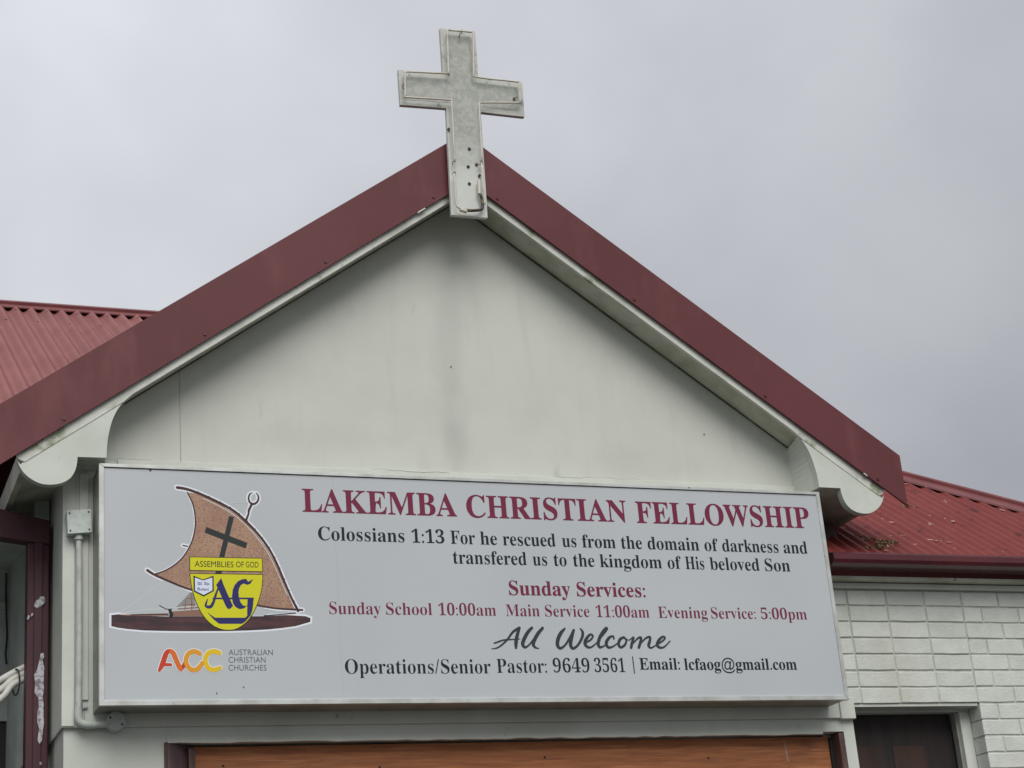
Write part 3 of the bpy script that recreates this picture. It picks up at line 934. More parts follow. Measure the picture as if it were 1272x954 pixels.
tp2 = [(1.0349,-0.112,6.8157),(1.1582,-0.112,6.8225),(1.1704,-0.112,6.81),(1.158,-0.112,6.5828),(1.176,-0.112,6.5461),(1.3995,-0.112,6.5481),(1.4143,-0.112,6.536),(1.4107,-0.112,6.4348),(1.3961,-0.112,6.419),(1.1898,-0.112,6.3925),(1.1728,-0.112,6.3738),(1.1666,-0.112,6.1978),(1.1603,-0.112,6.0215)]
tp3 = [(0.9974,-0.112,5.9499),(0.9982,-0.112,5.8574),(0.9989,-0.112,5.7655),(1.0154,-0.112,5.7514),(1.0502,-0.112,5.7471)]
tp4 = [(1.1583,-0.112,6.028),(1.1558,-0.112,5.9007),(1.1596,-0.112,5.8216),(1.1543,-0.112,5.7867)]
tp5 = [(1.0162,-0.108,5.743),(1.0533,-0.108,5.7363)]
for t_ in (tp, tp2, tp3, tp4):
    obj('neon_tube', MB().tube(smooth_path(t_, 3), .0052, 8), M_['neon'], cross, smooth=True)
obj('neon_electrode', MB().tube(tp5, .011, 10), M_['neon'], cross, smooth=40)
tb_ = [(1.0389,-0.108,5.744),(1.0791,-0.108,5.7441),(1.1279,-0.108,5.7543),(1.1446,-0.108,5.7745),(1.1433,-0.108,5.8218),(1.1374,-0.108,5.8424)]
obj('burnt_tube', MB().tube(smooth_path(tb_, 3), .0085, 8), M_['burnt'], cross, smooth=True)
obj('neon_electrode', MB().tube([(1.1373,-0.106,5.9284),(1.1335,-0.106,5.8483)], .0095, 10), M_['neon'], cross, smooth=40)
for x_, y_, z_ in [(1.1068,-0.0836,6.1203),(1.0922,-0.0836,6.0137),(1.0909,-0.0836,5.9133)]:
    obj('fixing_hole', MB().disc((x_, -.0836, z_), .009, .0012, 12), M_['hole'], cross)
for x_, y_, z_ in [(1.1389,-0.082,6.0318),(1.1503,-0.082,5.966),(1.0092,-0.082,5.9665),(1.39,-0.082,6.4572),(0.9974,-0.082,6.2234)]:
    obj('tube_clip', MB().disc((x_, -.0806, z_), .0075, .010, 8), M_['burnt'], cross)
for pp in ([(1.1071,-0.11,6.8304),(1.1058,-0.11,6.8131),(1.0942,-0.11,6.7973),(1.0889,-0.11,6.7781)], [(0.7606,-0.11,6.4584),(0.7493,-0.11,6.4391),(0.7508,-0.11,6.4216),(0.7606,-0.11,6.4174)],
           [(0.9943,-0.11,6.0011),(0.998,-0.11,6.0176),(1.0116,-0.11,6.0298),(1.0096,-0.11,6.0376)], [(1.1323,-0.11,6.014),(1.1482,-0.11,6.0212),(1.1568,-0.11,6.0329),(1.1525,-0.11,6.0431)],
           [(1.3992,-0.11,6.4595),(1.3859,-0.11,6.4439),(1.3745,-0.11,6.434)]):
    obj('fixing_wire', MB().tube(smooth_path(pp, 3), .0025, 6), M_['rust'], cross, smooth=True)

# ------------------------------------------------------------------ the light-box sign
SX0, SX1, SZ0, SZ1 = -.810, 2.992, G - .766, G + .3506
sign = thing('lightbox_sign', ((SX0 + SX1) / 2, .1, SZ0), 'large white light-box church sign with maroon heading and canoe emblem across the porch front', 'sign')
FRW = .0225
cab = MB()
cab.box(SX0 + .004, SX1 - .004, .014, .199, SZ0 + .004, SZ1 - .004)
obj('sign_cabinet', cab, M_['box'], sign, bevel=.002)
obj('frame_rail', MB().prism([(SX0, SZ0), (SX1, SZ0), (SX1 - FRW, SZ0 + FRW), (SX0 + FRW, SZ0 + FRW)], 0, .03), M_['frame'], sign, bevel=.0012)
obj('frame_rail', MB().prism([(SX0, SZ1), (SX1, SZ1), (SX1 - FRW, SZ1 - .016), (SX0 + FRW, SZ1 - .016)], 0, .03), M_['frame'], sign, bevel=.0012)
obj('frame_rail', MB().prism([(SX0, SZ0 + .0008), (SX0, SZ1 - .0008), (SX0 + FRW, SZ1 - .0168), (SX0 + FRW, SZ0 + FRW + .0008)], 0.0005, .03), M_['frame'], sign, bevel=.0012)
obj('frame_rail', MB().prism([(SX1, SZ0 + .0008), (SX1, SZ1 - .0008), (SX1 - FRW + .002, SZ1 - .0168), (SX1 - FRW + .002, SZ0 + FRW + .0008)], 0.0005, .03), M_['frame'], sign, bevel=.0012)
obj('face_gasket', MB().box(SX0 + FRW - .0005, SX1 - FRW + .0025, .0068, .0125, SZ1 - .0195, SZ1 - .0155), M_['black'], sign)
obj('sign_face', MB().box(SX0 + FRW - .001, SX1 - FRW + .003, .007, .0135, SZ0 + FRW - .001, SZ1 - .016), M_['face'], sign)

obj('face_seam', MB().box(.2985, .2995, .00655, .0069, SZ0 + FRW, SZ1 - .017), M_['ink_seam'], sign)
for mx, mz in [(-0.5776,4.2988),(-0.5741,4.2952)]:
    obj('grime_spot', MB().prism([(mx - .008, mz + .006), (mx + .007, mz + .006), (mx + .001, mz - .006)], .0062, .0068), M_['ink_grey'], sign)
for mx, mz in [(-0.2883,3.2558),(-0.1649,3.2836)]:
    obj('grime_spot', MB().prism([(mx - .004, mz), (mx, mz + .006), (mx + .004, mz + .001), (mx + .001, mz - .006)], .0062, .0068), M_['ink_grey'], sign)
# lettering
def mb_(s):
    """bold serif letters live in the mathematical block of the default font's fallbacks"""
    o = ''
    for c in s:
        if 'A' <= c <= 'Z': o += chr(0x1D400 + ord(c) - 65)
        elif 'a' <= c <= 'z': o += chr(0x1D41A + ord(c) - 97)
        elif '0' <= c <= '9': o += chr(0x1D7CE + ord(c) - 48)
        else: o += c
    return o
def fr_(s):
    o = ''
    for c in s:
        if 'A' <= c <= 'Z': o += chr(0x1D56C + ord(c) - 65)
        elif 'a' <= c <= 'z': o += chr(0x1D586 + ord(c) - 97)
        else: o += c
    return o
def text_mesh(body, offset=0.0):
    cu = bpy.data.curves.new('t', 'FONT')
    cu.body = body
    cu.resolution_u = 4
    cu.offset = offset
    to = bpy.data.objects.new('t', cu)
    C.objects.link(to)
    bpy.context.view_layer.update()
    me = bpy.data.meshes.new_from_object(to.evaluated_get(bpy.context.evaluated_depsgraph_get()))
    bpy.data.objects.remove(to)
    vs_ = [tuple(v.co) for v in me.vertices]
    fs = [tuple(p.vertices) for p in me.polygons]
    bpy.data.meshes.remove(me)
    return vs_, fs
CAPH = {}
def cap_h(style):
    if style not in CAPH:
        v, _ = text_mesh(style('H'))
        CAPH[style] = max(p[1] for p in v)
    return CAPH[style]
def words_mb(words, cap, style=mb_, offset=0.0, y=.0060, split=None):
    m = MB()
    for t, x0, x1, zb in words:
        v, f = text_mesh(style(t), offset)
        a, b = min(p[0] for p in v), max(p[0] for p in v)
        k = cap / cap_h(style)
        sx = (x1 - x0) / (b - a)
        m.add([(x0 + (p[0] - a) * sx, y, zb + p[1] * k) for p in v], f)
    return m
def text_line(words, cap, m, style, offset, parent, y=.0060, label=None, name='lettering'):
    """an Empty for the line, one mesh for each word"""
    ln = bpy.data.objects.new(name, None)
    C.objects.link(ln)
    o0 = Vector((words[0][1], y, words[0][3]))
    ln.parent = parent
    ln.location = o0 - base_world(parent)
    if label: ln['label'] = label
    for w in words:
        obj('word', words_mb([w], cap, style, offset, y), m, ln)
    return ln
def line(words, cap, m, style=mb_, offset=0.0, label=None):
    return text_line(words, cap, m, style, offset, sign, label=label)

line([('LAKEMBA',0.1437,0.9224,4.1216),('CHRISTIAN',0.9736,1.8425,4.1201),('FELLOWSHIP',1.8949,2.9107,4.1184)], .113, M_['ink_maroon'], offset=.004, label='maroon heading LAKEMBA CHRISTIAN FELLOWSHIP')
line([('Colossians',0.2145,0.6435,3.9833),('1:13',0.6801,0.8472,3.9826),('For',0.8795,1.0068,3.9822),('he',1.0345,1.122,3.9819),('rescued',1.1528,1.4336,3.9814),('us',1.4697,1.5468,3.9809),('from',1.5787,1.7624,3.9805),('the',1.7933,1.9099,3.9801),('domain',1.9413,2.2341,3.9796),('of',2.2653,2.3442,3.9791),('darkness',2.3683,2.6987,3.9786),('and',2.7294,2.8717,3.978)], .0665, M_['ink_black'], offset=-.002, label='black first line of the verse')
line([('transfered',0.8852,1.2695,3.8827),('us',1.3028,1.3791,3.8821),('to',1.415,1.4839,3.8818),('the',1.5201,1.6352,3.8815),('kingdom',1.6657,2.0094,3.8809),('of',2.0423,2.1196,3.8803),('His',2.1434,2.2507,3.88),('beloved',2.2843,2.5717,3.8795),('Son',2.6046,2.7533,3.8789)], .0665, M_['ink_black'], offset=-.003, label='black second line of the verse')
line([('Sunday',1.1634,1.4897,3.7305),('Services:',1.5241,1.899,3.7296)], .0715, M_['ink_maroon'], offset=.002, label='maroon subheading Sunday Services')
line([('Sunday',0.2526,0.5041,3.6265),('School',0.5302,0.7595,3.6261),('10:00am',0.7925,1.0868,3.6258),('Main',1.1384,1.315,3.6254),('Service',1.3444,1.581,3.6251),('11:00am',1.6163,1.9083,3.6247),('Evening',1.9589,2.2352,3.6243),('Service:',2.2565,2.5129,3.6239),('5:00pm',2.5436,2.8133,3.6235)], .0585, M_['ink_maroon'], offset=-.008, label='maroon line of service times')
line([('Operations/Senior',0.3146,1.0366,3.3444),('Pastor:',1.0684,1.3272,3.3473),('9649',1.36,1.5537,3.3488),('3561',1.5797,1.7444,3.3499)], .068, M_['ink_black'], offset=-.007, label='black contact line with telephone number')
line([('Email:',1.8244,2.0465,3.3625),('lcfaog@gmail.com',2.0713,2.7129,3.3611)], .0575, M_['ink_black'], offset=.001, label='black email address')

STEP = 1.0e-5
def ribbon(m, pts, y, k=5, smooth_=True, round_=True):
    """variable-width stroke; pts are (x, z, halfwidth)"""
    p = smooth_path(pts, k) if smooth_ and len(pts) > 2 else list(pts)
    L_, R_ = [], []
    for i, (x, z, w) in enumerate(p):
        a = p[max(i - 1, 0)]; b = p[min(i + 1, len(p) - 1)]
        t = Vector((b[0] - a[0], b[1] - a[1]))
        t = t.normalized() if t.length > 1e-9 else Vector((1, 0))
        n_ = Vector((-t.y, t.x)) * max(w, .0004)
        yy = y - i * STEP
        L_.append((x + n_.x, yy, z + n_.y)); R_.append((x - n_.x, yy, z - n_.y))
    n = len(p)
    m.add(L_ + R_, [(i, i + 1, n + i + 1, n + i) for i in range(n - 1)])
    if round_:
        for idx, yo in ((0, 4e-5), (n - 1, -n * STEP - 4e-5)):
            x, z, w = p[idx]
            if w > .0025:
                m.add([(x + w * math.cos(2 * math.pi * q / 12), y + yo, z + w * math.sin(2 * math.pi * q / 12)) for q in range(12)], [tuple(range(12))])
    return m
sc_m = MB()
SCRIPT = [
[(1.0472,3.4632,0.0017),(1.0836,3.4707,0.004),(1.1296,3.505,0.0051),(1.1656,3.5462,0.0061),(1.2016,3.5678,0.0069)],
[(1.2015,3.5664,0.0069),(1.1866,3.5292,0.0089),(1.1778,3.495,0.0096),(1.1756,3.469,0.0061)],
[(1.0608,3.4904,0.0021),(1.0755,3.4945,0.0041),(1.1154,3.507,0.0038),(1.1589,3.5099,0.0031),(1.2011,3.5129,0.0017)],
[(1.2672,3.5683,0.0069),(1.2416,3.5433,0.0089),(1.2196,3.5089,0.0093),(1.2119,3.4869,0.0089),(1.2222,3.4719,0.0061),(1.2435,3.483,0.0042),(1.274,3.5146,0.0048),(1.3228,3.5673,0.0076)],
[(1.3227,3.5659,0.0069),(1.2985,3.5423,0.0089),(1.2766,3.5105,0.0092),(1.2671,3.4872,0.0086),(1.2759,3.4714,0.0054),(1.2958,3.466,0.0017)],
[(1.4406,3.5655,0.0049),(1.4177,3.5431,0.009),(1.4,3.5133,0.0097),(1.3942,3.4836,0.009),(1.4074,3.4678,0.0069),(1.4341,3.4837,0.0051),(1.4636,3.5205,0.0062),(1.4873,3.5575,0.007)],
[(1.4872,3.5561,0.0063),(1.4714,3.5171,0.009),(1.4636,3.4839,0.009),(1.4753,3.4673,0.0069),(1.5022,3.484,0.0059),(1.5283,3.5209,0.007),(1.5341,3.5487,0.0069),(1.5226,3.5675,0.0028)],
[(1.5413,3.4953,0.0042),(1.5719,3.5093,0.0049),(1.5874,3.5289,0.0049),(1.5748,3.5372,0.0056),(1.5535,3.5189,0.0076),(1.5413,3.4953,0.0087),(1.5491,3.4773,0.0069),(1.5711,3.4732,0.0045),(1.6025,3.4942,0.0032)],
[(1.6023,3.4928,0.0031),(1.632,3.525,0.0042),(1.6662,3.5629,0.0056),(1.6626,3.5713,0.0049),(1.6439,3.5516,0.0077),(1.6224,3.5193,0.0087),(1.6118,3.49,0.0083),(1.6205,3.4734,0.0063),(1.6486,3.4832,0.0031)],
[(1.699,3.517,0.0049),(1.6973,3.5295,0.0042),(1.6754,3.5224,0.007),(1.6559,3.4958,0.0084),(1.6641,3.4736,0.0066),(1.6909,3.4778,0.0041),(1.7234,3.4989,0.0028)],
[(1.7543,3.5243,0.0056),(1.7335,3.5143,0.0073),(1.7218,3.4905,0.0073),(1.732,3.4738,0.0063),(1.7561,3.4865,0.006),(1.7664,3.5103,0.0052),(1.7543,3.5243,0.0049)],
[(1.7626,3.5173,0.0024),(1.7816,3.5104,0.0025),(1.8076,3.5246,0.0049),(1.7969,3.4979,0.0074),(1.788,3.4726,0.007)],
[(1.7958,3.488,0.0028),(1.8299,3.5191,0.0046),(1.8485,3.522,0.0063),(1.841,3.4967,0.0074),(1.8307,3.4735,0.007)],
[(1.8385,3.4882,0.0028),(1.8727,3.5193,0.0046),(1.8981,3.5265,0.0056),(1.8941,3.5053,0.0073),(1.8855,3.4842,0.0074),(1.8962,3.4716,0.0046),(1.9221,3.483,0.0032),(1.9425,3.4985,0.0028)],
[(1.935,3.49,0.0042),(1.9655,3.5071,0.0046),(1.9813,3.5227,0.0046),(1.9689,3.5283,0.0053),(1.946,3.5112,0.0074),(1.9333,3.4886,0.0081),(1.9431,3.4746,0.0063),(1.9695,3.4761,0.0042),(2.009,3.5087,0.0024)],
]
for i, s_ in enumerate(SCRIPT):
    ribbon(sc_m, s_, .0060 - i * .00005, 6)
obj('lettering', sc_m, M_['ink_charcoal'], sign, label='dark grey brush script All Welcome')
bar = [(1.7882,3.4279),(1.7935,3.428),(1.7951,3.3425),(1.7898,3.3425)]
obj('lettering', MB().flat(bar, .006), M_['ink_black'], sign, label='thin black upright divider')

# --- canoe emblem
emb = holder('canoe_emblem', sign)
Lr = [.0066]
def layer(name, m, mat_, parent=emb, label=None):
    return obj(name, m, mat_, parent, label=label)
def outset(poly, d): return inset(poly, -d)
SAIL = [(-0.4045,4.1965),(-0.3673,4.1923),(-0.3054,4.1723),(-0.2435,4.1383),(-0.1861,4.1032),(-0.1333,4.0586),(-0.0836,4.0019),(-0.0376,3.9406),(0.0006,3.8691),(0.0297,3.7967),(0.0583,3.7155),(0.0881,3.6427),(0.0109,3.6517),(-0.0694,3.6624),(-0.1666,3.6809),(-0.272,3.7018),(-0.4024,3.731),(-0.48,3.7608),(-0.5588,3.8029),(-0.5137,3.8197),(-0.4656,3.8502),(-0.424,3.8933),(-0.3895,3.9555),(-0.3725,4.0195),(-0.3696,4.0744),(-0.379,4.1384)]
SAILs = SAIL
HULL = [(-0.7555,3.6106),(-0.7219,3.6145),(-0.6866,3.6105),(-0.5849,3.6089),(-0.4909,3.6064),(-0.3527,3.6086),(-0.2039,3.6101),(-0.0621,3.6124),(0.0456,3.6189),(0.1358,3.6144),(0.16,3.6057),(0.1583,3.5877),(0.0887,3.5673),(0.0254,3.5579),(-0.0464,3.5502),(-0.1352,3.5452),(-0.2233,3.5419),(-0.3973,3.5398),(-0.5004,3.5399),(-0.611,3.5418),(-0.687,3.5481),(-0.7289,3.5539),(-0.7557,3.5605)]
SPAR = [(-0.451,4.2188,0.007),(-0.4025,4.2113,0.0065),(-0.3318,4.1861,0.0064),(-0.2522,4.15,0.0064),(-0.1858,4.1124,0.0064),(-0.1287,4.0615,0.0065),(-0.0762,4.0049,0.006),(-0.0286,3.939,0.0056),(0.0078,3.8665,0.0055),(0.0384,3.7877,0.0054),(0.069,3.7093,0.0054),(0.1024,3.6393,0.0063)]
BOOM = [(-0.593,3.82,0.0062),(-0.5571,3.7976,0.0053),(-0.48,3.7635,0.0049),(-0.4024,3.7345,0.0044),(-0.2719,3.7044,0.004),(-0.1666,3.6809,0.004),(-0.0695,3.6598,0.0041),(0.0108,3.649,0.004),(0.1234,3.644,0.0045)]
MAST = [(-0.1321,4.0679,0.0056),(-0.1185,4.1007,0.0046),(-0.1162,4.1175,0.0056),(-0.1065,4.1382,0.0056),(-0.1006,4.1515,0.0066)]
RING = [(-0.0962,4.2077,0.0014),(-0.1101,4.1969,0.0038),(-0.1153,4.1771,0.0042),(-0.1095,4.1586,0.0046),(-0.0934,4.1508,0.0051),(-0.0767,4.1597,0.0046),(-0.0679,4.1787,0.0042),(-0.071,4.1973,0.0032),(-0.0798,4.2073,0.0014)]
MASTD = [(-0.4293,3.9409,0.0027),(-0.4074,3.9369,0.0027)]
halo = MB()
y = .0066
def wide(st, d): return [(x_, z_, w_ + d) for x_, z_, w_ in st]
halo.flat(outset(HULL, .009), y)
halo.flat(outset(SAILs, .006), y + .00002)
obj('white_outline', halo, M_['ink_white'], emb)
for q, st in enumerate((SPAR, BOOM, MAST, RING, MASTD)):
    h2 = MB(); ribbon(h2, wide(st, .0075), y + .00012, 2)
    obj('white_outline', h2, M_['ink_white'], emb)
hw = MB(); hw.flat([(-0.716,3.6197),(-0.523,3.7734),(-0.4629,3.7495),(-0.4026,3.7221),(-0.2722,3.6929),(-0.1315,3.6679),(-0.0607,3.6554),(-0.0442,3.6153),(-0.3091,3.61),(-0.5679,3.6091)], y - .00012)
obj('white_outline', hw, M_['face'], emb)
y = .0063
layer('sail', MB().flat(SAILs, y), M_['ink_sail'], label='tan woven sail')
edge = MB()
LE = [(-0.4045,4.1965,0.0033),(-0.379,4.1384,0.0033),(-0.3696,4.0744,0.0032),(-0.3725,4.0195,0.0032),(-0.3895,3.9555,0.0032),(-0.424,3.8933,0.0032),(-0.4656,3.8502,0.0032),(-0.5137,3.8197,0.0031),(-0.5588,3.8029,0.0031)]
ribbon(edge, LE, y - .00005, 4)
obj('sail_edge', edge, M_['ink_darkwood'], emb)
sp_ = MB(); ribbon(sp_, SPAR, y - .0002, 4)
obj('spar', sp_, M_['ink_darkwood'], emb)
inn = MB(); ribbon(inn, [(-0.3322,4.1713,0.0018),(-0.2526,4.1334,0.0019),(-0.1908,4.0966,0.0019),(-0.1363,4.0502,0.0018),(-0.0874,3.9944,0.0018),(-0.0424,3.9331,0.0018),(-0.0068,3.8625,0.0018),(0.0231,3.7902,0.0018),(0.0528,3.7127,0.0018)], y - .00025, 4)
obj('spar', inn, M_['ink_rope'], emb)
bm_ = MB(); ribbon(bm_, BOOM, y - .0003, 4); ribbon(bm_, MAST, y - .0004, 4); ribbon(bm_, RING, y - .0005, 4); ribbon(bm_, MASTD, y - .0003, 2)
r_ = random.Random(3)
sps = smooth_path(SPAR, 3)
for i_ in range(5, len(sps) - 2, 2):
    a_, b_, w_ = sps[i_]
    t_ = Vector((sps[i_ + 1][0] - a_, sps[i_ + 1][1] - b_)).normalized()
    n_ = Vector((-t_.y, t_.x))
    if n_.y < 0: n_ = -n_
    tie = MB(); tie.flat([(a_ + n_.x * w_ * .8 - t_.x * .004, b_ + n_.y * w_ * .8 - t_.y * .004), (a_ + n_.x * (w_ + .0045), b_ + n_.y * (w_ + .0045)), (a_ + n_.x * w_ * .8 + t_.x * .004, b_ + n_.y * w_ * .8 + t_.y * .004)], y - .00015)
    obj('spar_tie', tie, M_['ink_darkwood'], emb)
obj('boom', bm_, M_['ink_darkwood'], emb)
obj('hull', MB().flat(HULL, y), M_['ink_hull'], emb, label='dark reddish canoe hull')
rp = MB()
for st in ([(-0.7118,3.625,0.0013),(-0.6181,3.6969,0.0013),(-0.5213,3.7716,0.0013)], [(-0.2164,4.1485,0.0014),(-0.1168,4.1584,0.0014)], [(-0.1174,4.1379,0.0014),(-0.1458,4.0933,0.0013)],
           [(-0.7118,3.6198,0.0018),(-0.6017,3.6349,0.0017),(-0.4817,3.6459,0.0022),(-0.3952,3.6558,0.0022)], [(-0.0698,3.6508,0.0013),(0.0459,3.6252,0.0014)]):
    ribbon(rp, st, y - .0001, 2)
obj('rope', rp, M_['ink_rope'], emb)
dk = MB()
dk.flat([(-0.482,3.6301),(-0.3433,3.6414),(-0.344,3.6096),(-0.4823,3.6073)], y - .0001)
dk.flat([(-0.7219,3.6127),(-0.4993,3.622),(-0.4994,3.6098),(-0.6866,3.6079)], y - .0001)
obj('deck', dk, M_['ink_deck'], emb)
gsl = MB(); gsl.flat([(-0.4661,3.6505),(-0.4363,3.6791),(-0.4009,3.7203),(-0.3853,3.717),(-0.3761,3.656)], y - .00005)
obj('grey_sail', gsl, M_['ink_greysail'], emb)
fg = MB()
for st in ([(-0.4341,3.6597,0.0026),(-0.3776,3.6648,0.0026)], [(-0.4205,3.6908,0.0022),(-0.3858,3.6931,0.0023)], [(-0.394,3.7178,0.0027),(-0.3938,3.6338,0.0027)], [(-0.4206,3.6864,0.0022),(-0.4249,3.6378,0.0022)], [(-0.4559,3.6418,0.0026),(-0.3605,3.65,0.0026)]):
    ribbon(fg, st, y - .0002, 2)
obj('rigging', fg, M_['ink_deck'], emb)
for st in ([(-0.4947,3.637,0.0061),(-0.4865,3.6152,0.0088),(-0.4909,3.6081,0.007)], [(-0.5416,3.6584,0.0018),(-0.5119,3.6412,0.0022),(-0.4818,3.6415,0.0017)], [(-0.6697,3.6115,0.0021),(-0.5678,3.6161,0.0018),(-0.4994,3.6133,0.0022)], [(-0.062,3.6142,0.0022),(0.0911,3.6284,0.0023)]):
    dg = MB(); ribbon(dg, st, y - .0003, 2)
    obj('rigging', dg, M_['ink_outline'], emb)
cx_ = MB()
cx_.flat([(-0.2107,4.0885),(-0.1875,4.0837),(-0.2393,3.8821),(-0.2631,3.8861)], y - .0001)
cx_.flat([(-0.3191,4.032),(-0.1272,3.9603),(-0.1361,3.9327),(-0.3277,4.0044)], y - .00015)
cx_.flat([(-0.2778,3.8271),(-0.2513,3.8276),(-0.2535,3.8068),(-0.2835,3.8081)], y - .0001)
obj('sail_cross', cx_, M_['ink_sailcross'], emb)

# --- yellow shield and banner
y = .0055
crest = holder('crest', sign)
BAN = [(-0.4003,3.8881),(-0.0579,3.8891),(-0.0584,3.8219),(-0.4015,3.8214)]
obj('banner', MB().flat(BAN, y), M_['ink_outline'], crest)
obj('banner', MB().flat(inset(BAN, .0032), y - .0002), M_['ink_yellow'], crest, label='yellow banner')
SH = [(-0.4017,3.81),(-0.0579,3.8112),(-0.0597,3.7837),(-0.0633,3.7527),(-0.0705,3.7196),(-0.0788,3.6931),(-0.0884,3.6679),(-0.1001,3.6424),(-0.1129,3.6196),(-0.1275,3.5986),(-0.1444,3.5802),(-0.163,3.5653),(-0.1814,3.5539),(-0.2001,3.5469),(-0.2161,3.5442),(-0.2324,3.5441),(-0.2473,3.5448),(-0.2622,3.5477),(-0.2791,3.5541),(-0.296,3.5625),(-0.3161,3.5787),(-0.3335,3.5966),(-0.3492,3.6189),(-0.3623,3.6438),(-0.3737,3.6696),(-0.3826,3.6954),(-0.3905,3.7248),(-0.3963,3.756),(-0.3996,3.783)]
obj('shield', MB().flat(SH, y), M_['ink_outline'], crest)
obj('shield', MB().flat(inset(SH, .0032), y - .0002), M_['ink_yellow'], crest, label='yellow shield')
obj('book', MB().flat([(-0.384,3.7985),(-0.339,3.781),(-0.2905,3.8003),(-0.2909,3.7272),(-0.3386,3.7004),(-0.3841,3.7236)], y - .0003), M_['ink_outline'], crest)
obj('book', MB().flat([(-0.3773,3.7895),(-0.3391,3.7762),(-0.2967,3.7909),(-0.2977,3.7306),(-0.3384,3.7082),(-0.3777,3.7285)], y - .0005), M_['ink_page'], crest, label='pale open book')
ag = MB(); ya = y - .0004
ag.flat([(-0.2554,3.7899),(-0.2794,3.7571),(-0.277,3.7493),(-0.2721,3.7406),(-0.2558,3.7015),(-0.2388,3.6604),(-0.233,3.6505),(-0.2255,3.6432),(-0.2142,3.6477),(-0.2035,3.6587),(-0.2084,3.6695),(-0.2279,3.715),(-0.2462,3.7607)], ya)
ribbon(ag, [(-0.3195,3.6911,0.0013),(-0.3277,3.6701,0.0043),(-0.3297,3.658,0.0052),(-0.3195,3.6521,0.007),(-0.3058,3.6557,0.0074),(-0.2942,3.6749,0.0061),(-0.2841,3.7055,0.0052),(-0.2712,3.7406,0.0035)], ya - .00005, 5)
ag.flat([(-0.2963,3.6966),(-0.1052,3.6993),(-0.1064,3.6914),(-0.2982,3.6888)], ya - .0007 * 0 - .00015)
ag.flat([(-0.1392,3.7876),(-0.1567,3.7855),(-0.1765,3.7764),(-0.1921,3.7594),(-0.2032,3.7351),(-0.2075,3.7022),(-0.2048,3.6739),(-0.1929,3.6544),(-0.1822,3.648),(-0.1716,3.6438),(-0.152,3.6484),(-0.135,3.663),(-0.1473,3.6585),(-0.158,3.6627),(-0.1685,3.6765),(-0.1748,3.6983),(-0.1768,3.7202),(-0.1735,3.7422),(-0.164,3.7577),(-0.152,3.7654),(-0.1348,3.7595),(-0.1202,3.7641),(-0.1051,3.7873),(-0.13,3.7737)], ya - .0002)
ag.flat([(-0.135,3.6945),(-0.1062,3.6949),(-0.112,3.651),(-0.117,3.6292),(-0.1269,3.616),(-0.1393,3.6072),(-0.1379,3.6551)], ya - .00025)
ag.flat([(-0.3243,3.6286),(-0.3076,3.6159),(-0.2886,3.6027),(-0.1489,3.604),(-0.1418,3.6106),(-0.1181,3.6222),(-0.1262,3.6116),(-0.1495,3.5854),(-0.1649,3.5757),(-0.2701,3.5748),(-0.2952,3.5948)], ya - .0003)
obj('monogram', ag, M_['ink_navy'], crest, label='navy blackletter AG monogram')
agl = MB()
v0 = [('ASSEMBLIES',-0.3768,-0.1964,3.8411),('OF',-0.1847,-0.1472,3.8421),('GOD',-0.1384,-0.0784,3.8425)]
agl = words_mb(v0, .0272, style=str, offset=.0, y=y - .0005)
obj('banner_lettering', agl, M_['ink_outline'], crest)
bkl = words_mb([('All',-0.3669,-0.3438,3.755),('The',-0.3361,-0.3104,3.755)], .0145, style=fr_, y=y - .0008)
b2 = words_mb([('Gospel',-0.3674,-0.3136,3.7286)], .0145, style=fr_, y=y - .0008)
bkl.add(b2.v, b2.f)
obj('book_lettering', bkl, M_['ink_navy'], crest)

# --- ACC logo
acc = holder('church_network_logo', sign)
y = .0063
A1 = [(-0.5448,3.3609,0.0069),(-0.5314,3.3873,0.0113),(-0.5152,3.4327,0.0113),(-0.5063,3.4467,0.0095)]
A2 = [(-0.5101,3.4441,0.0082),(-0.4975,3.4492,0.0101),(-0.4814,3.4379,0.0114),(-0.4682,3.4063,0.0114),(-0.4537,3.3734,0.0107),(-0.4464,3.3634,0.0082)]
A3 = [(-0.5221,3.3873,0.0075),(-0.4935,3.3861,0.007)]
C1 = [(-0.362,3.4369,0.0102),(-0.3757,3.4445,0.0108),(-0.3921,3.447,0.0108),(-0.4112,3.438,0.0108),(-0.4228,3.4177,0.0108),(-0.4245,3.3974,0.0107),(-0.4148,3.376,0.0108),(-0.3975,3.3633,0.0107),(-0.3773,3.3646,0.0108),(-0.3606,3.3797,0.0107),(-0.3515,3.395,0.0089)]
C2 = [(-0.2718,3.4397,0.0103),(-0.2869,3.446,0.0109),(-0.3034,3.4472,0.0108),(-0.3227,3.4383,0.0109),(-0.3358,3.4178,0.0108),(-0.3363,3.3962,0.0108),(-0.3266,3.3747,0.0108),(-0.3079,3.3632,0.0107),(-0.2901,3.3645,0.0108),(-0.2709,3.3721,0.0095)]
LK = [(-0.4658,3.4012,0.0107),(-0.4549,3.3734,0.01),(-0.4412,3.3734,0.0094),(-0.4244,3.4012,0.0094)]
hal = MB()
for i, s_ in enumerate((A1, A2, A3, LK, C1, C2)):
    ribbon(hal, wide(s_, .0035), y + .0002 - i * .00001, 4)
obj('logo_outline', hal, M_['ink_white'], acc)
for i, (s_, mn) in enumerate(((A3, 'acc_red'), (LK, 'acc_brick'), (A1, 'acc_red'), (A2, 'acc_orange'), (C1, 'acc_amber'), (C2, 'acc_gold'))):
    h2 = MB(); ribbon(h2, s_, y - .0005 - i * .00012, 5)
    obj('logo_letter', h2, M_[mn], acc)
tl = MB()
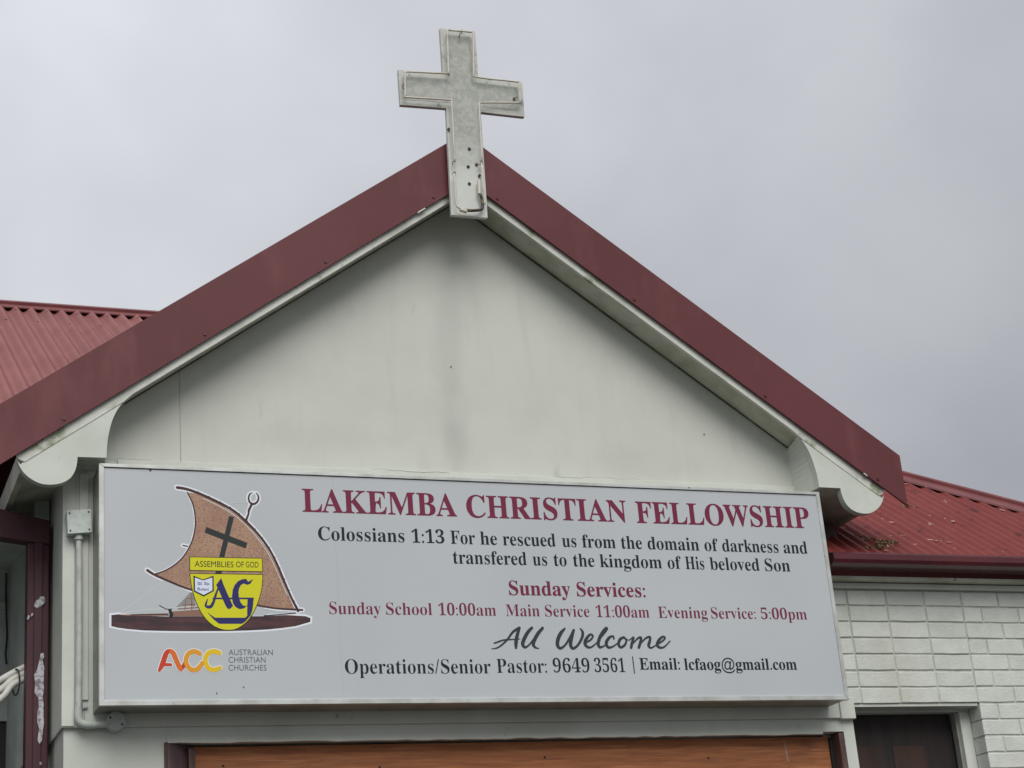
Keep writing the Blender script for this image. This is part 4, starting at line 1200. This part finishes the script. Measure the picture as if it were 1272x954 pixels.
for w_ in ([('AUSTRALIAN',-0.2299,-0.0246,3.431)], [('CHRISTIAN',-0.2308,-0.0596,3.3963)], [('CHURCHES',-0.2317,-0.057,3.3602)]):
    t_ = words_mb(w_, .0258, style=str, offset=-.006, y=.006)
    tl.add(t_.v, t_.f)
obj('logo_lettering', tl, M_['ink_grey'], acc)

# ------------------------------------------------------------------ litter and flakes on the right roof
def on_roof(x, d, h=0.0):
    return Vector((x, .01, GZ - .004)) + upR * d + nR * h
lit = MB()
rl_ = random.Random(9)
LP = [(3.4293,0.3404,4.1754),(3.4585,0.3328,4.1701),(3.4803,0.3153,4.1578),(3.4948,0.288,4.1387),(3.5002,0.2602,4.1192),(3.4919,0.2318,4.0993),(3.4548,0.2111,4.0848),(3.4206,0.1999,4.077),(3.3938,0.1983,4.0759),(3.544,0.2723,4.1276),(3.5788,0.2838,4.1357),(3.5822,0.2653,4.1227),(3.4999,0.2138,4.0867),(4.1437,0.8674,4.5443),(4.1671,0.8607,4.5397)]
for p in LP:
    for q in range(20):
        c = Vector(p) + Vector((rl_.gauss(0, .022), 0, 0)) + upR * rl_.gauss(0, .012) + nR * (.003 + rl_.random() * .006)
        a_ = Vector((rl_.gauss(0, 1), rl_.gauss(0, 1), rl_.gauss(0, .5))).normalized() * rl_.uniform(.004, .013)
        b2_ = Vector((rl_.gauss(0, 1), rl_.gauss(0, 1), rl_.gauss(0, .5))).normalized() * rl_.uniform(.003, .009)
        lit.add([c - a_, c + b2_, c + a_, c - b2_ + nR * .003], [(0, 1, 2, 3)])
lo_ = obj('leaf_litter', lit, M_['litter'], kind='stuff')
lo_['label'] = 'dry leaf litter caught on the red roof above the right gutter'
lo_['category'] = 'leaf litter'
FP = [(3.7997,0.6422,4.3867),(3.822,0.593,4.3522),(3.6515,0.3798,4.2029),(3.7093,0.3394,4.1747),(3.7266,0.2647,4.1223),(4.183,0.7237,4.4437),(4.4761,0.9706,4.6166),(4.2629,0.6818,4.4144),(4.2874,0.6421,4.3866),(3.8891,0.3413,4.176),(3.9345,0.325,4.1645),(3.9292,0.296,4.1442),(3.9894,0.3092,4.1535),(3.9449,0.2213,4.092),(4.2541,0.1921,4.0715),(4.5612,1.2458,4.8093),(4.4389,1.2689,4.8255),(4.8345,0.8554,4.536),(4.0055,0.4364,4.2426),(4.9187,0.8033,4.4995),(3.4655,0.1567,4.0468)]
for p in FP:
    fk = MB()
    n_ = rl_.randint(6, 9)
    L1 = rl_.uniform(.010, .028)
    th = rl_.uniform(-.6, .2)
    pts_ = []
    for q in range(n_):
        t = 2 * math.pi * q / n_
        u_ = L1 * math.cos(t) * rl_.uniform(.7, 1.2); w_ = L1 * .38 * math.sin(t) * rl_.uniform(.6, 1.3)
        uu = u_ * math.cos(th) - w_ * math.sin(th); ww = u_ * math.sin(th) + w_ * math.cos(th)
        pts_.append(Vector(p) + Vector((uu, 0, 0)) + upR * ww + nR * (.0045 + .002 * math.cos(t * 2)))
    fk.add(pts_, [tuple(range(n_))])
    obj('paint_flake', fk, M_['flake'], church)
